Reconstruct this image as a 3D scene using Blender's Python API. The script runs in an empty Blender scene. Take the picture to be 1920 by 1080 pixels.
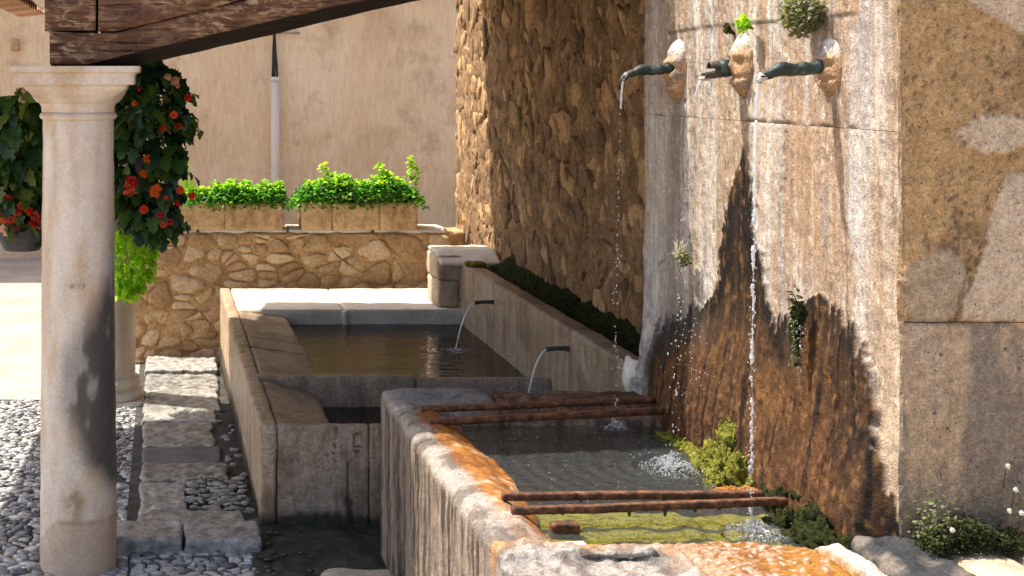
import bpy, bmesh, math, random
import numpy as np
from mathutils import Vector, Matrix, Euler

random.seed(7)
RNG = np.random.default_rng(11)
scene = bpy.context.scene
COL = scene.collection
rad = math.radians

# ------------------------------------------------------------------ camera
CAM_H = 2.10
cam_d = bpy.data.cameras.new('camera')
cam = bpy.data.objects.new('camera', cam_d)
COL.objects.link(cam)
cam.location = (0, 0, CAM_H)
cam.rotation_euler = (rad(90), 0, 0)
cam_d.sensor_width = 36.0
cam_d.lens = 2500 / 1920 * 36
cam_d.shift_x = (960 - 300) / 1920
cam_d.shift_y = -(540 - 150) / 1920
cam_d.clip_end = 500
cam_d.clip_start = 0.05
scene.camera = cam

# ------------------------------------------------------------------ light
SUN = Vector((-0.50, 0.20, 1.0)).normalized()
SUN_EL = math.asin(SUN.z)
SUN_ROT = math.atan2(SUN.x, SUN.y)
world = bpy.data.worlds.new('World')
scene.world = world
world.use_nodes = True
wn = world.node_tree.nodes
wl = world.node_tree.links
bgn = wn.get('Background')
sky = wn.new('ShaderNodeTexSky')
sky.sky_type = 'NISHITA'
sky.sun_disc = False
sky.sun_elevation = SUN_EL
sky.sun_rotation = SUN_ROT
sky.air_density = 0.75
sky.dust_density = 3.0
sky.ozone_density = 0.3
wl.new(sky.outputs[0], bgn.inputs[0])
bgn.inputs[1].default_value = 0.14
sun_d = bpy.data.lights.new('sun', 'SUN')
sun_d.energy = 3.7
sun_d.angle = rad(0.55)
sun_d.color = (1.0, 0.935, 0.84)
sun = bpy.data.objects.new('sun', sun_d)
COL.objects.link(sun)
sun.rotation_euler = SUN.to_track_quat('Z', 'Y').to_euler()
sun.location = SUN * 40
scene.view_settings.view_transform = 'Standard'
scene.view_settings.look = 'None'
scene.view_settings.gamma = 1
scene.view_settings.use_curve_mapping = False
scene.view_settings.exposure = 1.27
scene.render.engine = 'CYCLES'
scene.cycles.max_bounces = 10
scene.cycles.diffuse_bounces = 5
scene.cycles.transparent_max_bounces = 12
scene.cycles.caustics_reflective = False
scene.cycles.caustics_refractive = False
scene.cycles.use_denoising = True

# ------------------------------------------------------------------ numpy noise
def _h(i, j, k, seed):
    n = (i * 374761393 + j * 668265263 + k * 2147483647 + seed * 1274126177) & 0xFFFFFFFF
    n = ((n ^ (n >> 13)) * 1274126177) & 0xFFFFFFFF
    n = (n ^ (n >> 16)) & 0xFFFFFF
    return n / float(0xFFFFFF) * 2 - 1

def vnoise(p, seed=0):
    p = np.asarray(p, dtype=np.float64)
    i = np.floor(p).astype(np.int64)
    f = p - i
    u = f * f * (3 - 2 * f)
    x, y, z = i[..., 0], i[..., 1], i[..., 2]
    r = 0
    for a in (0, 1):
        wa = u[..., 0] if a else 1 - u[..., 0]
        for b in (0, 1):
            wb = u[..., 1] if b else 1 - u[..., 1]
            for c in (0, 1):
                wc = u[..., 2] if c else 1 - u[..., 2]
                r = r + wa * wb * wc * _h(x + a, y + b, z + c, seed)
    return r

_R = np.array(Euler((0.62, 0.91, 0.37)).to_matrix())
def fbm(p, oct=4, seed=0, gain=0.5):
    p = np.asarray(p, dtype=np.float64) @ _R.T
    a, s, t = 1.0, 0, 0
    for o in range(oct):
        s = s + a * vnoise(p + 17.3 * o, seed + o * 13)
        t += a
        a *= gain
        p = (p * 2.03) @ _R.T
    return 1.25 * s / t

def sstep(a, b, x):
    t = np.clip((x - a) / (b - a), 0, 1)
    return t * t * (3 - 2 * t)

def lerp(a, b, t):
    t = np.asarray(t)[..., None]
    return np.asarray(a) * (1 - t) + np.asarray(b) * t

def srgb(r, g, b):
    return tuple(((c / 255 + 0.055) / 1.055) ** 2.4 if c > 10 else c / 255 / 12.92 for c in (r, g, b))

# ------------------------------------------------------------------ objects
def wloc(o):
    v = Vector((0, 0, 0))
    while o is not None:
        v = v + o.location
        o = o.parent
    return v

def tag(o, label=None, cat=None, group=None, kind=None):
    if label: o['label'] = label
    if cat: o['category'] = cat
    if group: o['group'] = group
    if kind: o['kind'] = kind
    return o

def thing(name, loc, label, cat, group=None):
    o = bpy.data.objects.new(name, None)
    o.empty_display_size = 0.1
    COL.objects.link(o)
    o.location = loc
    return tag(o, label, cat, group)

def make_mesh(name, v, f, m, col=None, smooth=True, rnd=None):
    me = bpy.data.meshes.new(name)
    v = np.asarray(v, dtype=np.float32)
    if isinstance(f, np.ndarray):
        n, k = f.shape
        me.vertices.add(len(v)); me.vertices.foreach_set('co', v.ravel())
        me.loops.add(n * k); me.loops.foreach_set('vertex_index', f.astype(np.int32).ravel())
        me.polygons.add(n)
        me.polygons.foreach_set('loop_start', np.arange(0, n * k, k, dtype=np.int32))
        me.polygons.foreach_set('loop_total', np.full(n, k, dtype=np.int32))
        me.update(calc_edges=True)
    else:
        me.from_pydata([tuple(x) for x in v], [], f)
        me.update()
    me.validate()
    if smooth:
        me.polygons.foreach_set('use_smooth', [True] * len(me.polygons))
    if m is not None:
        for mm in (m if isinstance(m, (list, tuple)) else [m]):
            me.materials.append(mm)
    if col is not None:
        at = me.attributes.new('col', 'FLOAT_COLOR', 'POINT')
        c = np.asarray(col, dtype=np.float32)
        if c.shape[1] == 3:
            c = np.concatenate([c, np.ones((len(c), 1), np.float32)], 1)
        at.data.foreach_set('color', c.ravel())
    if rnd is not None:
        at = me.attributes.new('rnd', 'FLOAT', 'POINT')
        at.data.foreach_set('value', np.asarray(rnd, dtype=np.float32))
    return me

def add(name, vf, m, parent=None, col=None, smooth=True, rnd=None, loc=None):
    """link one mesh object; coordinates are world ones"""
    v, f = vf
    v = np.asarray(v, dtype=np.float64)
    if callable(col):
        col = col(v)
    base = wloc(parent) if parent is not None else Vector((0, 0, 0))
    if loc is None:
        own = Vector(((v[:, 0].min() + v[:, 0].max()) / 2, (v[:, 1].min() + v[:, 1].max()) / 2, v[:, 2].min()))
    else:
        own = Vector(loc)
    me = make_mesh(name, v - np.array(own), f, m, col, smooth, rnd)
    o = bpy.data.objects.new(name, me)
    COL.objects.link(o)
    o.location = own - base
    o.parent = parent
    return o

def inst(name, me, loc, rot, scale, parent=None):
    o = bpy.data.objects.new(name, me)
    COL.objects.link(o)
    base = wloc(parent) if parent is not None else Vector((0, 0, 0))
    o.location = Vector(loc) - base
    o.rotation_euler = rot
    o.scale = scale
    o.parent = parent
    return o

# ------------------------------------------------------------------ shapes (all return verts, faces)
def grid(nu, nv, fn):
    u, w = np.meshgrid(np.linspace(0, 1, nu + 1), np.linspace(0, 1, nv + 1), indexing='ij')
    v = fn(u.ravel(), w.ravel())
    i = np.arange((nu + 1) * (nv + 1)).reshape(nu + 1, nv + 1)
    f = np.stack([i[:-1, :-1].ravel(), i[1:, :-1].ravel(), i[1:, 1:].ravel(), i[:-1, 1:].ravel()], 1)
    return v, f

def box_grid(lo, hi, res, cap=90):
    lo = np.array(lo, float); hi = np.array(hi, float)
    n = [int(min(cap, max(2, round((hi[a] - lo[a]) / res)))) for a in range(3)]
    vs, fs, off = [], [], 0
    for ax in range(3):
        b, c = [(1, 2), (2, 0), (0, 1)][ax]
        for side in (0, 1):
            g1, g2 = np.meshgrid(np.arange(n[b] + 1), np.arange(n[c] + 1), indexing='ij')
            ii = np.zeros((g1.size, 3), int)
            ii[:, ax] = side * n[ax]; ii[:, b] = g1.ravel(); ii[:, c] = g2.ravel()
            idx = np.arange(g1.size).reshape(g1.shape) + off
            q = np.stack([idx[:-1, :-1].ravel(), idx[1:, :-1].ravel(), idx[1:, 1:].ravel(), idx[:-1, 1:].ravel()], 1)
            if side == 0: q = q[:, ::-1]
            vs.append(ii); fs.append(q); off += g1.size
    V = np.concatenate(vs); F = np.concatenate(fs)
    key = (V[:, 0] * 1009 + V[:, 1]) * 1009 + V[:, 2]
    _, first, inv = np.unique(key, return_index=True, return_inverse=True)
    V = V[first]; F = inv.reshape(-1)[F]
    P = lo + V / np.array(n) * (hi - lo)
    return P, F

def rbox(x0, x1, y0, y1, z0, z1, res=0.03, r=0.012, amp=0.004, freq=9.0, seed=0, post=None, amp2=0.0, cap=90):
    lo = np.array([min(x0, x1), min(y0, y1), min(z0, z1)]); hi = np.array([max(x0, x1), max(y0, y1), max(z0, z1)])
    r = min(r, 0.49 * (hi - lo).min())
    P, F = box_grid(lo, hi, res, cap)
    c = np.clip(P, lo + r, hi - r)
    d = P - c
    L = np.linalg.norm(d, axis=1, keepdims=True)
    n = d / np.maximum(L, 1e-9)
    P = c + n * r
    if amp:
        P = P + n * (amp * fbm(P * freq + seed * 3.7, 4, seed))[:, None]
    if amp2:
        P = P + amp2 * np.stack([fbm(P * 3 + 11 + seed, 2, seed + 1), fbm(P * 3 + 29 + seed, 2, seed + 2), 0.6 * fbm(P * 3 + 43 + seed, 2, seed + 3)], 1)
    if post is not None:
        P = post(P)
    return P, F

def lathe(profile, nseg=48, cx=0, cy=0, warp=None, sub=1):
    pr = np.array(profile, float)
    if sub > 1:
        t = np.linspace(0, len(pr) - 1, (len(pr) - 1) * sub + 1)
        pr = np.stack([np.interp(t, np.arange(len(pr)), pr[:, k]) for k in (0, 1)], 1)
    n = len(pr)
    a = np.linspace(0, 2 * np.pi, nseg, endpoint=False)
    A, I = np.meshgrid(a, np.arange(n), indexing='ij')
    R = pr[I.ravel(), 0]; Z = pr[I.ravel(), 1]; A = A.ravel()
    v = np.stack([cx + R * np.cos(A), cy + R * np.sin(A), Z], 1)
    idx = np.arange(nseg * n).reshape(nseg, n)
    nx = np.roll(idx, -1, axis=0)
    f = np.stack([idx[:, :-1].ravel(), nx[:, :-1].ravel(), nx[:, 1:].ravel(), idx[:, 1:].ravel()], 1)
    return v, f

def tube(pts, radii, nseg=10, cap=True):
    pts = np.array(pts, float); n = len(pts)
    radii = np.broadcast_to(np.array(radii, float), (n,))
    tg = np.gradient(pts, axis=0); tg /= np.linalg.norm(tg, axis=1, keepdims=True) + 1e-12
    up = np.array([0.13, 0.21, 0.97])
    vs = []
    for i in range(n):
        a = np.cross(tg[i], up)
        if np.linalg.norm(a) < 0.2: a = np.cross(tg[i], np.array([0.9, 0.3, 0.1]))
        a /= np.linalg.norm(a); b = np.cross(tg[i], a)
        ang = np.linspace(0, 2 * np.pi, nseg, endpoint=False)
        vs.append(pts[i] + radii[i] * (np.cos(ang)[:, None] * a + np.sin(ang)[:, None] * b))
    v = np.concatenate(vs + ([pts[:1], pts[-1:]] if cap else []))
    f = []
    for i in range(n - 1):
        for k in range(nseg):
            k2 = (k + 1) % nseg
            f.append((i * nseg + k, i * nseg + k2, (i + 1) * nseg + k2, (i + 1) * nseg + k))
    if cap:
        for k in range(nseg):
            k2 = (k + 1) % nseg
            f.append((n * nseg, k2, k)); f.append((n * nseg + 1, (n - 1) * nseg + k, (n - 1) * nseg + k2))
    return v, f

def sphere(c, r, nu=8, nv=6):
    prof = [(max(1e-4, math.sin(math.pi * i / nv)), -math.cos(math.pi * i / nv)) for i in range(nv + 1)]
    v, f = lathe(prof, nu)
    r = np.array(r if hasattr(r, '__len__') else (r, r, r), float)
    return v * r + np.array(c, float), f

def blob(c, half, seed, n=5, amp=0.18, freq=1.6, pw=1.0):
    """irregular boulder from a spherised cube"""
    P, F = box_grid((-1, -1, -1), (1, 1, 1), 2.0 / n)
    L = np.linalg.norm(P, axis=1, keepdims=True)
    S = P / L
    P = S * (1 - pw) + P * pw * 0.85 if pw < 1 else S
    P = P * (1 + amp * fbm(S * freq + seed * 5.1, 3, seed))[:, None]
    return P * np.array(half) + np.array(c), F

def join(parts):
    vs, fs, off = [], [], 0
    allnp = all(isinstance(f, np.ndarray) for _, f in parts) and len({f.shape[1] for _, f in parts if isinstance(f, np.ndarray)}) == 1
    for v, f in parts:
        vs.append(np.asarray(v, float))
        if allnp: fs.append(f + off)
        else: fs.extend([tuple(int(i) + off for i in q) for q in f])
        off += len(v)
    return np.concatenate(vs), (np.concatenate(fs) if allnp else fs)

# photo-plan to place: px (1920 wide) at distance Y
def at(x, y, Y):
    return np.array([(x - 300) * Y / 2500, Y, CAM_H - (y - 150) * Y / 2500])

def gz(Y):
    Y = np.asarray(Y, float)
    return np.where(Y < 6.287, 0.0, -0.037 * (np.minimum(Y, 10.7) - 6.287))

# ------------------------------------------------------------------ material helper
class M:
    def __init__(self, name):
        self.m = bpy.data.materials.new(name)
        self.m.use_nodes = True
        self.t = self.m.node_tree
        self.n = self.t.nodes
        self.n.clear()
        self.out = self.n.new('ShaderNodeOutputMaterial')
        g = self.n.new('ShaderNodeNewGeometry')
        self.pos = g.outputs['Position']
        self.geo = g
    def link(self, a, b):
        if hasattr(a, 'is_output'): self.t.links.new(a, b)
        else:
            if b.type == 'RGBA' and len(a) == 3: a = (*a, 1)
            b.default_value = a
    def node(self, typ, **kw):
        n = self.n.new(typ)
        for k, v in kw.items(): setattr(n, k, v)
        return n
    def scale(self, v, s):
        n = self.node('ShaderNodeVectorMath', operation='MULTIPLY')
        self.link(v, n.inputs[0]); n.inputs[1].default_value = s if hasattr(s, '__len__') else (s, s, s)
        return n.outputs[0]
    def vadd(self, a, b):
        n = self.node('ShaderNodeVectorMath', operation='ADD')
        self.link(a, n.inputs[0]); self.link(b, n.inputs[1])
        return n.outputs[0]
    def noise(self, scale, detail=4, rough=0.55, vec=None, dist=0.0):
        n = self.node('ShaderNodeTexNoise')
        self.link(self.pos if vec is None else vec, n.inputs['Vector'])
        n.inputs['Scale'].default_value = scale
        n.inputs['Detail'].default_value = detail
        n.inputs['Roughness'].default_value = rough
        n.inputs['Distortion'].default_value = dist
        return n.outputs[0]
    def voro(self, scale, feature='F1', vec=None, out=0):
        n = self.node('ShaderNodeTexVoronoi', feature=feature)
        self.link(self.pos if vec is None else vec, n.inputs['Vector'])
        n.inputs['Scale'].default_value = scale
        return n.outputs[out]
    def math(self, op, a, b=0.0, c=None):
        n = self.node('ShaderNodeMath', operation=op)
        self.link(a, n.inputs[0]); self.link(b, n.inputs[1])
        if c is not None: self.link(c, n.inputs[2])
        return n.outputs[0]
    def ramp(self, fac, stops):
        n = self.node('ShaderNodeValToRGB')
        e = n.color_ramp.elements
        while len(e) < len(stops): e.new(0.5)
        for el, (p, c) in zip(e, stops):
            el.position = p
            el.color = (*c, 1) if hasattr(c, '__len__') else (c, c, c, 1)
        self.link(fac, n.inputs[0])
        return n.outputs[0]
    def mix(self, fac, a, b, blend='MIX'):
        n = self.node('ShaderNodeMix', data_type='RGBA', blend_type=blend)
        self.link(fac, n.inputs[0]); self.link(a, n.inputs[6]); self.link(b, n.inputs[7])
        return n.outputs[2]
    def attr(self, name, out='Color'):
        n = self.node('ShaderNodeAttribute', attribute_name=name)
        return n.outputs[out]
    def rand(self):
        n = self.node('ShaderNodeObjectInfo')
        a = self.attr('rnd', 'Fac')
        return self.math('FRACT', self.math('ADD', n.outputs['Random'], a))
    def bump(self, h, strength=0.4, dist=0.01, prev=None):
        n = self.node('ShaderNodeBump')
        n.inputs['Strength'].default_value = strength
        n.inputs['Distance'].default_value = dist
        self.link(h, n.inputs['Height'])
        if prev is not None: self.link(prev, n.inputs['Normal'])
        return n.outputs[0]
    def pbr(self, color, rough=0.85, normal=None, metal=0.0, spec=0.3, **kw):
        n = self.node('ShaderNodeBsdfPrincipled')
        self.link(color, n.inputs['Base Color'])
        self.link(rough, n.inputs['Roughness'])
        self.link(metal, n.inputs['Metallic'])
        n.inputs['Specular IOR Level'].default_value = spec
        if normal is not None: self.link(normal, n.inputs['Normal'])
        for k, v in kw.items(): self.link(v, n.inputs[k])
        self.t.links.new(n.outputs[0], self.out.inputs[0])
        return n

def mat_stone(name, cols, scale=3.0, fine=60.0, bump=0.5, dist=0.006, rough=0.88, streak=None, rnd=0.0, pits=0.0, var=0.35, spec=0.25):
    m = M(name)
    vec = m.pos if streak is None else m.scale(m.pos, streak)
    a = m.noise(scale, 6, 0.6, vec, 0.3)
    if rnd:
        a = m.math('ADD', m.math('MULTIPLY', a, 1 - rnd), m.math('MULTIPLY', m.rand(), rnd))
    n = len(cols)
    c = m.ramp(a, [(0.28 + 0.44 * i / max(1, n - 1), cols[i]) for i in range(n)])
    b = m.noise(fine, 5, 0.65)
    c = m.mix(var, c, m.ramp(b, [(0.3, 0.25), (0.7, 0.85)]), 'OVERLAY')
    h = m.math('ADD', m.noise(fine * 0.35, 5, 0.6), m.math('MULTIPLY', b, 0.5))
    if pits:
        p = m.ramp(m.voro(fine * 0.5), [(0.0, 0.0), (0.16, 1.0)])
        pm = m.ramp(m.noise(9, 3), [(0.5, 1.0), (0.62, 0.0)])
        p = m.math('MAXIMUM', p, pm)
        c = m.mix(pits, c, m.mix(1.0, c, p, 'MULTIPLY'))
        h = m.math('ADD', h, p)
    m.pbr(c, rough, m.bump(h, bump, dist), spec=spec)
    return m.m

def mat_attr(name, fine=55.0, bump=0.6, dist=0.006, var=0.5, streak=None, rough_dry=0.9, pits=0.5, grit=0.3):
    """colour from the stain map of the mesh (alpha = wetness), grain and pits from nodes"""
    m = M(name)
    c = m.attr('col'); wet = m.attr('col', 'Alpha')
    wet = m.math('SUBTRACT', 1.0, wet)
    b = m.noise(fine, 6, 0.7)
    c = m.mix(var, c, m.ramp(b, [(0.32, 0.18), (0.68, 0.88)]), 'OVERLAY')
    b2 = m.noise(fine * 2.4, 3, 0.7)
    c = m.mix(grit, c, m.ramp(b2, [(0.36, 0.05), (0.62, 0.9)]), 'OVERLAY')
    if streak is not None:
        s = m.noise(1.0, 5, 0.65, m.scale(m.pos, streak))
        c = m.mix(0.22, c, m.ramp(s, [(0.33, 0.2), (0.66, 0.85)]), 'OVERLAY')
    p = m.ramp(m.voro(fine * 0.7), [(0.0, 0.0), (0.18, 1.0)])
    pm = m.ramp(m.noise(7, 3), [(0.47, 1.0), (0.6, 0.0)])
    p = m.math('MAXIMUM', p, pm)
    c = m.mix(pits, c, m.mix(1.0, c, p, 'MULTIPLY'))
    h = m.math('ADD', m.math('ADD', m.noise(fine * 0.3, 5, 0.6), m.math('MULTIPLY', m.math('ADD', b, b2), 0.5)), m.math('MULTIPLY', p, 0.6))
    r = m.math('SUBTRACT', rough_dry, m.math('MULTIPLY', wet, 0.55))
    m.pbr(c, r, m.bump(h, bump, dist), spec=0.16)
    return m.m

def mat_leaf(name, cols, trans=0.45, rough=0.5):
    m = M(name)
    f = m.math('ADD', m.math('MULTIPLY', m.rand(), 0.75), m.math('MULTIPLY', m.noise(12, 2), 0.25))
    n = len(cols)
    c = m.ramp(f, [(0.1 + 0.8 * i / max(1, n - 1), cols[i]) for i in range(n)])
    p = m.node('ShaderNodeBsdfPrincipled')
    m.link(c, p.inputs['Base Color']); p.inputs['Roughness'].default_value = rough
    p.inputs['Specular IOR Level'].default_value = 0.4
    t = m.node('ShaderNodeBsdfTranslucent')
    m.link(m.mix(1.0, c, (1.6, 1.9, 0.8), 'MULTIPLY'), t.inputs[0])
    mx = m.node('ShaderNodeMixShader'); mx.inputs[0].default_value = trans
    m.t.links.new(p.outputs[0], mx.inputs[1]); m.t.links.new(t.outputs[0], mx.inputs[2])
    m.t.links.new(mx.outputs[0], m.out.inputs[0])
    return m.m

def mat_water(name, tint, bump_scale=18.0, strength=0.25, dist=0.01, stretch=(1, 1, 1), murk=0.0, murk_col=(0.05, 0.05, 0.045), ior=1.33):
    m = M(name)
    h = m.noise(bump_scale, 3, 0.5, m.scale(m.pos, stretch), 0.6)
    nrm = m.bump(h, strength, dist)
    g = m.node('ShaderNodeBsdfGlossy'); g.inputs['Roughness'].default_value = 0.03
    m.link(nrm, g.inputs['Normal'])
    t = m.node('ShaderNodeBsdfTransparent'); m.link(tint, t.inputs[0])
    d = m.node('ShaderNodeBsdfDiffuse'); m.link(murk_col, d.inputs[0])
    mk = m.node('ShaderNodeMixShader'); mk.inputs[0].default_value = murk
    m.t.links.new(t.outputs[0], mk.inputs[1]); m.t.links.new(d.outputs[0], mk.inputs[2])
    fr = m.node('ShaderNodeFresnel'); fr.inputs['IOR'].default_value = ior
    m.link(nrm, fr.inputs['Normal'])
    mx = m.node('ShaderNodeMixShader')
    m.t.links.new(fr.outputs[0], mx.inputs[0])
    m.t.links.new(mk.outputs[0], mx.inputs[1]); m.t.links.new(g.outputs[0], mx.inputs[2])
    m.t.links.new(mx.outputs[0], m.out.inputs[0])
    return m.m

def mat_drops(name):
    m = M(name)
    d = m.node('ShaderNodeBsdfDiffuse'); d.inputs[0].default_value = (0.85, 0.88, 0.92, 1)
    t = m.node('ShaderNodeBsdfTranslucent'); t.inputs[0].default_value = (0.9, 0.92, 0.95, 1)
    g = m.node('ShaderNodeBsdfGlossy'); g.inputs['Roughness'].default_value = 0.08
    tr = m.node('ShaderNodeBsdfTransparent')
    a = m.node('ShaderNodeMixShader'); a.inputs[0].default_value = 0.5
    m.t.links.new(d.outputs[0], a.inputs[1]); m.t.links.new(t.outputs[0], a.inputs[2])
    b = m.node('ShaderNodeMixShader'); b.inputs[0].default_value = 0.35
    m.t.links.new(a.outputs[0], b.inputs[1]); m.t.links.new(g.outputs[0], b.inputs[2])
    c = m.node('ShaderNodeMixShader'); c.inputs[0].default_value = 0.35
    m.t.links.new(b.outputs[0], c.inputs[1]); m.t.links.new(tr.outputs[0], c.inputs[2])
    m.t.links.new(c.outputs[0], m.out.inputs[0])
    return m.m

def simple(name, color, rough=0.8, **kw):
    m = M(name); m.pbr(color, rough, **kw); return m.m

# ---- materials
MAT = {}
def plaster_mat():
    m = M('warm_plaster')
    a = m.noise(0.9, 6, 0.6, None, 0.4)
    c = m.ramp(a, [(0.3, (0.56, 0.375, 0.212)), (0.5, (0.68, 0.482, 0.292)), (0.72, (0.73, 0.55, 0.365))])
    s = m.noise(1.0, 6, 0.7, m.scale(m.pos, (26, 26, 5)))
    c = m.mix(0.25, c, m.ramp(s, [(0.35, 0.25), (0.65, 0.8)]), 'OVERLAY')
    st = m.ramp(m.noise(1.5, 6, 0.72), [(0.54, 0.0), (0.70, 1.0)])
    c = m.mix(m.math('MULTIPLY', st, 0.55), c, (0.30, 0.185, 0.10))
    s2 = m.ramp(m.noise(7, 6, 0.75), [(0.55, 0.0), (0.75, 1.0)])
    c = m.mix(m.math('MULTIPLY', s2, 0.3), c, (0.26, 0.17, 0.10))
    h = m.noise(60, 5, 0.7)
    m.pbr(c, 0.92, m.bump(m.math('ADD', h, s), 0.35, 0.01), spec=0.15)
    return m.m
MAT['plaster'] = plaster_mat()
MAT['rubble'] = mat_stone('ochre_rubble_stone', [(0.34, 0.215, 0.11), (0.47, 0.32, 0.18), (0.58, 0.43, 0.275), (0.40, 0.27, 0.15)], 7, 40, 0.9, 0.012, rnd=0.5, var=0.6)
MAT['mortar'] = mat_stone('brown_lime_mortar', [(0.24, 0.14, 0.062), (0.42, 0.265, 0.125), (0.54, 0.36, 0.185)], 7, 40, 1.0, 0.018, var=0.65)
MAT['tallstone'] = mat_stone('brown_wall_stone', [(0.125, 0.075, 0.039), (0.23, 0.14, 0.07), (0.46, 0.29, 0.14), (0.19, 0.116, 0.06)], 9, 40, 1.0, 0.014, rnd=0.55, var=0.75)
MAT['tallmortar'] = mat_stone('earthy_wall_mortar', [(0.10, 0.06, 0.03), (0.22, 0.132, 0.066), (0.34, 0.21, 0.105)], 7, 36, 1.0, 0.02, var=0.8)
MAT['limestone'] = mat_stone('pale_limestone', [(0.50, 0.43, 0.34), (0.64, 0.57, 0.47), (0.72, 0.66, 0.56)], 4, 60, 0.5, 0.005, var=0.4, pits=0.4)
MAT['greystone'] = mat_stone('weathered_grey_stone', [(0.16, 0.14, 0.115), (0.28, 0.245, 0.20), (0.36, 0.31, 0.25)], 6, 55, 0.7, 0.007, var=0.6, pits=0.5)
MAT['tanstone'] = mat_stone('tan_pool_stone', [(0.30, 0.22, 0.145), (0.44, 0.335, 0.23), (0.52, 0.42, 0.31)], 3, 55, 0.6, 0.006, streak=(2, 2, 1), var=0.5, pits=0.5)
MAT['planter'] = mat_stone('ochre_planter_stone', [(0.26, 0.16, 0.075), (0.54, 0.36, 0.19), (0.64, 0.46, 0.27)], 9, 40, 0.8, 0.008, var=0.55, streak=(1, 1, .5))
MAT['slab'] = mat_stone('worn_paving_slab', [(0.06, 0.058, 0.055), (0.26, 0.245, 0.215), (0.46, 0.43, 0.375)], 13, 34, 1.0, 0.014, rough=0.36, rnd=0.12, var=0.7, pits=0.9, spec=0.45)
MAT['darkslab'] = mat_stone('dark_smooth_slab', [(0.085, 0.085, 0.09), (0.12, 0.12, 0.125), (0.15, 0.15, 0.15)], 6, 55, 0.4, 0.004, rough=0.6, var=0.4)
MAT['cobble'] = mat_stone('river_cobble', [(0.07, 0.072, 0.075), (0.20, 0.20, 0.195), (0.46, 0.445, 0.41), (0.28, 0.265, 0.235)], 14, 60, 0.8, 0.006, rough=0.26, rnd=0.65, var=0.6, spec=0.7)
MAT['grit'] = mat_stone('dark_joint_grit', [(0.025, 0.023, 0.021), (0.055, 0.05, 0.045), (0.10, 0.09, 0.08)], 12, 80, 1.0, 0.01, rough=0.75)
MAT['wetground'] = mat_stone('wet_dark_gutter', [(0.016, 0.018, 0.014), (0.035, 0.036, 0.028), (0.07, 0.065, 0.05)], 8, 50, 0.8, 0.01, rough=0.35, spec=0.5)
MAT['street'] = mat_stone('pale_street_dust', [(0.28, 0.235, 0.185), (0.37, 0.315, 0.255), (0.45, 0.39, 0.32)], 1.6, 30, 0.6, 0.01, var=0.45)
MAT['fountain'] = mat_attr('stained_fountain_stone', 60, 0.9, 0.007, 0.36, (60, 60, 7), pits=0.45)
MAT['rightwall'] = mat_attr('patched_render', 70, 1.0, 0.012, 0.42, None, pits=0.8, grit=0.3)
MAT['basin'] = mat_attr('basin_stone', 60, 0.9, 0.007, 0.4, (55, 55, 5), pits=0.55)
MAT['column'] = mat_attr('column_stone', 50, 0.25, 0.003, 0.14, None, pits=0.12, grit=0.12)

def wood_mat(name, c0, c1, c2, flakes=True):
    m = M(name)
    g = m.noise(1.0, 6, 0.7, m.scale(m.pos, (5, 45, 45)), 0.8)
    c = m.ramp(g, [(0.3, c0), (0.52, c1), (0.74, c2)])
    if flakes:
        fl = m.noise(13, 7, 0.74, m.scale(m.pos, (0.8, 2.4, 2.4)), 0.9)
        fm = m.ramp(fl, [(0.485, 0.0), (0.565, 0.9)])
        fl2 = m.ramp(m.noise(1.6, 3, 0.5), [(0.40, 0.08), (0.55, 1.0)])
        c = m.mix(m.math('MULTIPLY', fm, fl2), c, m.ramp(m.noise(30, 4), [(0.35, (0.40, 0.24, 0.12)), (0.65, (0.66, 0.48, 0.30))]))
    cr = m.ramp(m.noise(1.0, 4, 0.6, m.scale(m.pos, (2.2, 70, 70)), 1.2), [(0.34, 0.0), (0.40, 1.0)])
    c = m.mix(1.0, c, m.mix(cr, (0.25, 0.2, 0.2), (1, 1, 1)), 'MULTIPLY')
    m.pbr(c, 0.8, m.bump(m.math('ADD', g, m.math('MULTIPLY', cr, 0.6)), 0.8, 0.012), spec=0.25)
    return m.m
MAT['wood'] = wood_mat('old_beam_wood', (0.055, 0.026, 0.014), (0.13, 0.060, 0.032), (0.24, 0.125, 0.07))
MAT['wood_dark'] = wood_mat('dark_beam_wood', (0.012, 0.008, 0.006), (0.025, 0.016, 0.011), (0.045, 0.028, 0.02), False)
MAT['wood_pale'] = wood_mat('sun_bleached_wood', (0.30, 0.17, 0.08), (0.42, 0.25, 0.13), (0.52, 0.35, 0.2), False)

def rust_mat():
    m = M('rusty_iron')
    a = m.noise(32, 6, 0.75)
    c = m.ramp(a, [(0.34, (0.022, 0.012, 0.009)), (0.5, (0.10, 0.040, 0.018)), (0.66, (0.26, 0.11, 0.045))])
    h = m.noise(70, 5, 0.7)
    m.pbr(c, 0.75, m.bump(h, 0.9, 0.005), metal=0.1, spec=0.4)
    return m.m
MAT['rust'] = rust_mat()
def bronze_mat():
    m = M('verdigris_bronze')
    a = m.noise(26, 5, 0.65)
    c = m.ramp(a, [(0.32, (0.016, 0.018, 0.016)), (0.5, (0.024, 0.036, 0.031)), (0.66, (0.05, 0.08, 0.068)), (0.8, (0.20, 0.23, 0.20))])
    m.pbr(c, 0.5, m.bump(m.noise(90, 4), 0.6, 0.004), metal=0.35, spec=0.5)
    return m.m
MAT['bronze'] = bronze_mat()
MAT['limed'] = mat_stone('lime_crusted_metal', [(0.18, 0.14, 0.11), (0.42, 0.38, 0.34), (0.62, 0.58, 0.54)], 40, 90, 0.8, 0.004, rough=0.6)
MAT['pipe'] = simple('cream_pipe_paint', (0.62, 0.53, 0.43), 0.5)
MAT['cable'] = simple('black_cable', (0.03, 0.026, 0.024), 0.6)
MAT['darkmetal'] = mat_stone('dark_spout_iron', [(0.02, 0.02, 0.02), (0.05, 0.045, 0.04), (0.09, 0.075, 0.06)], 25, 80, 0.6, 0.004, rough=0.5)
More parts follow.
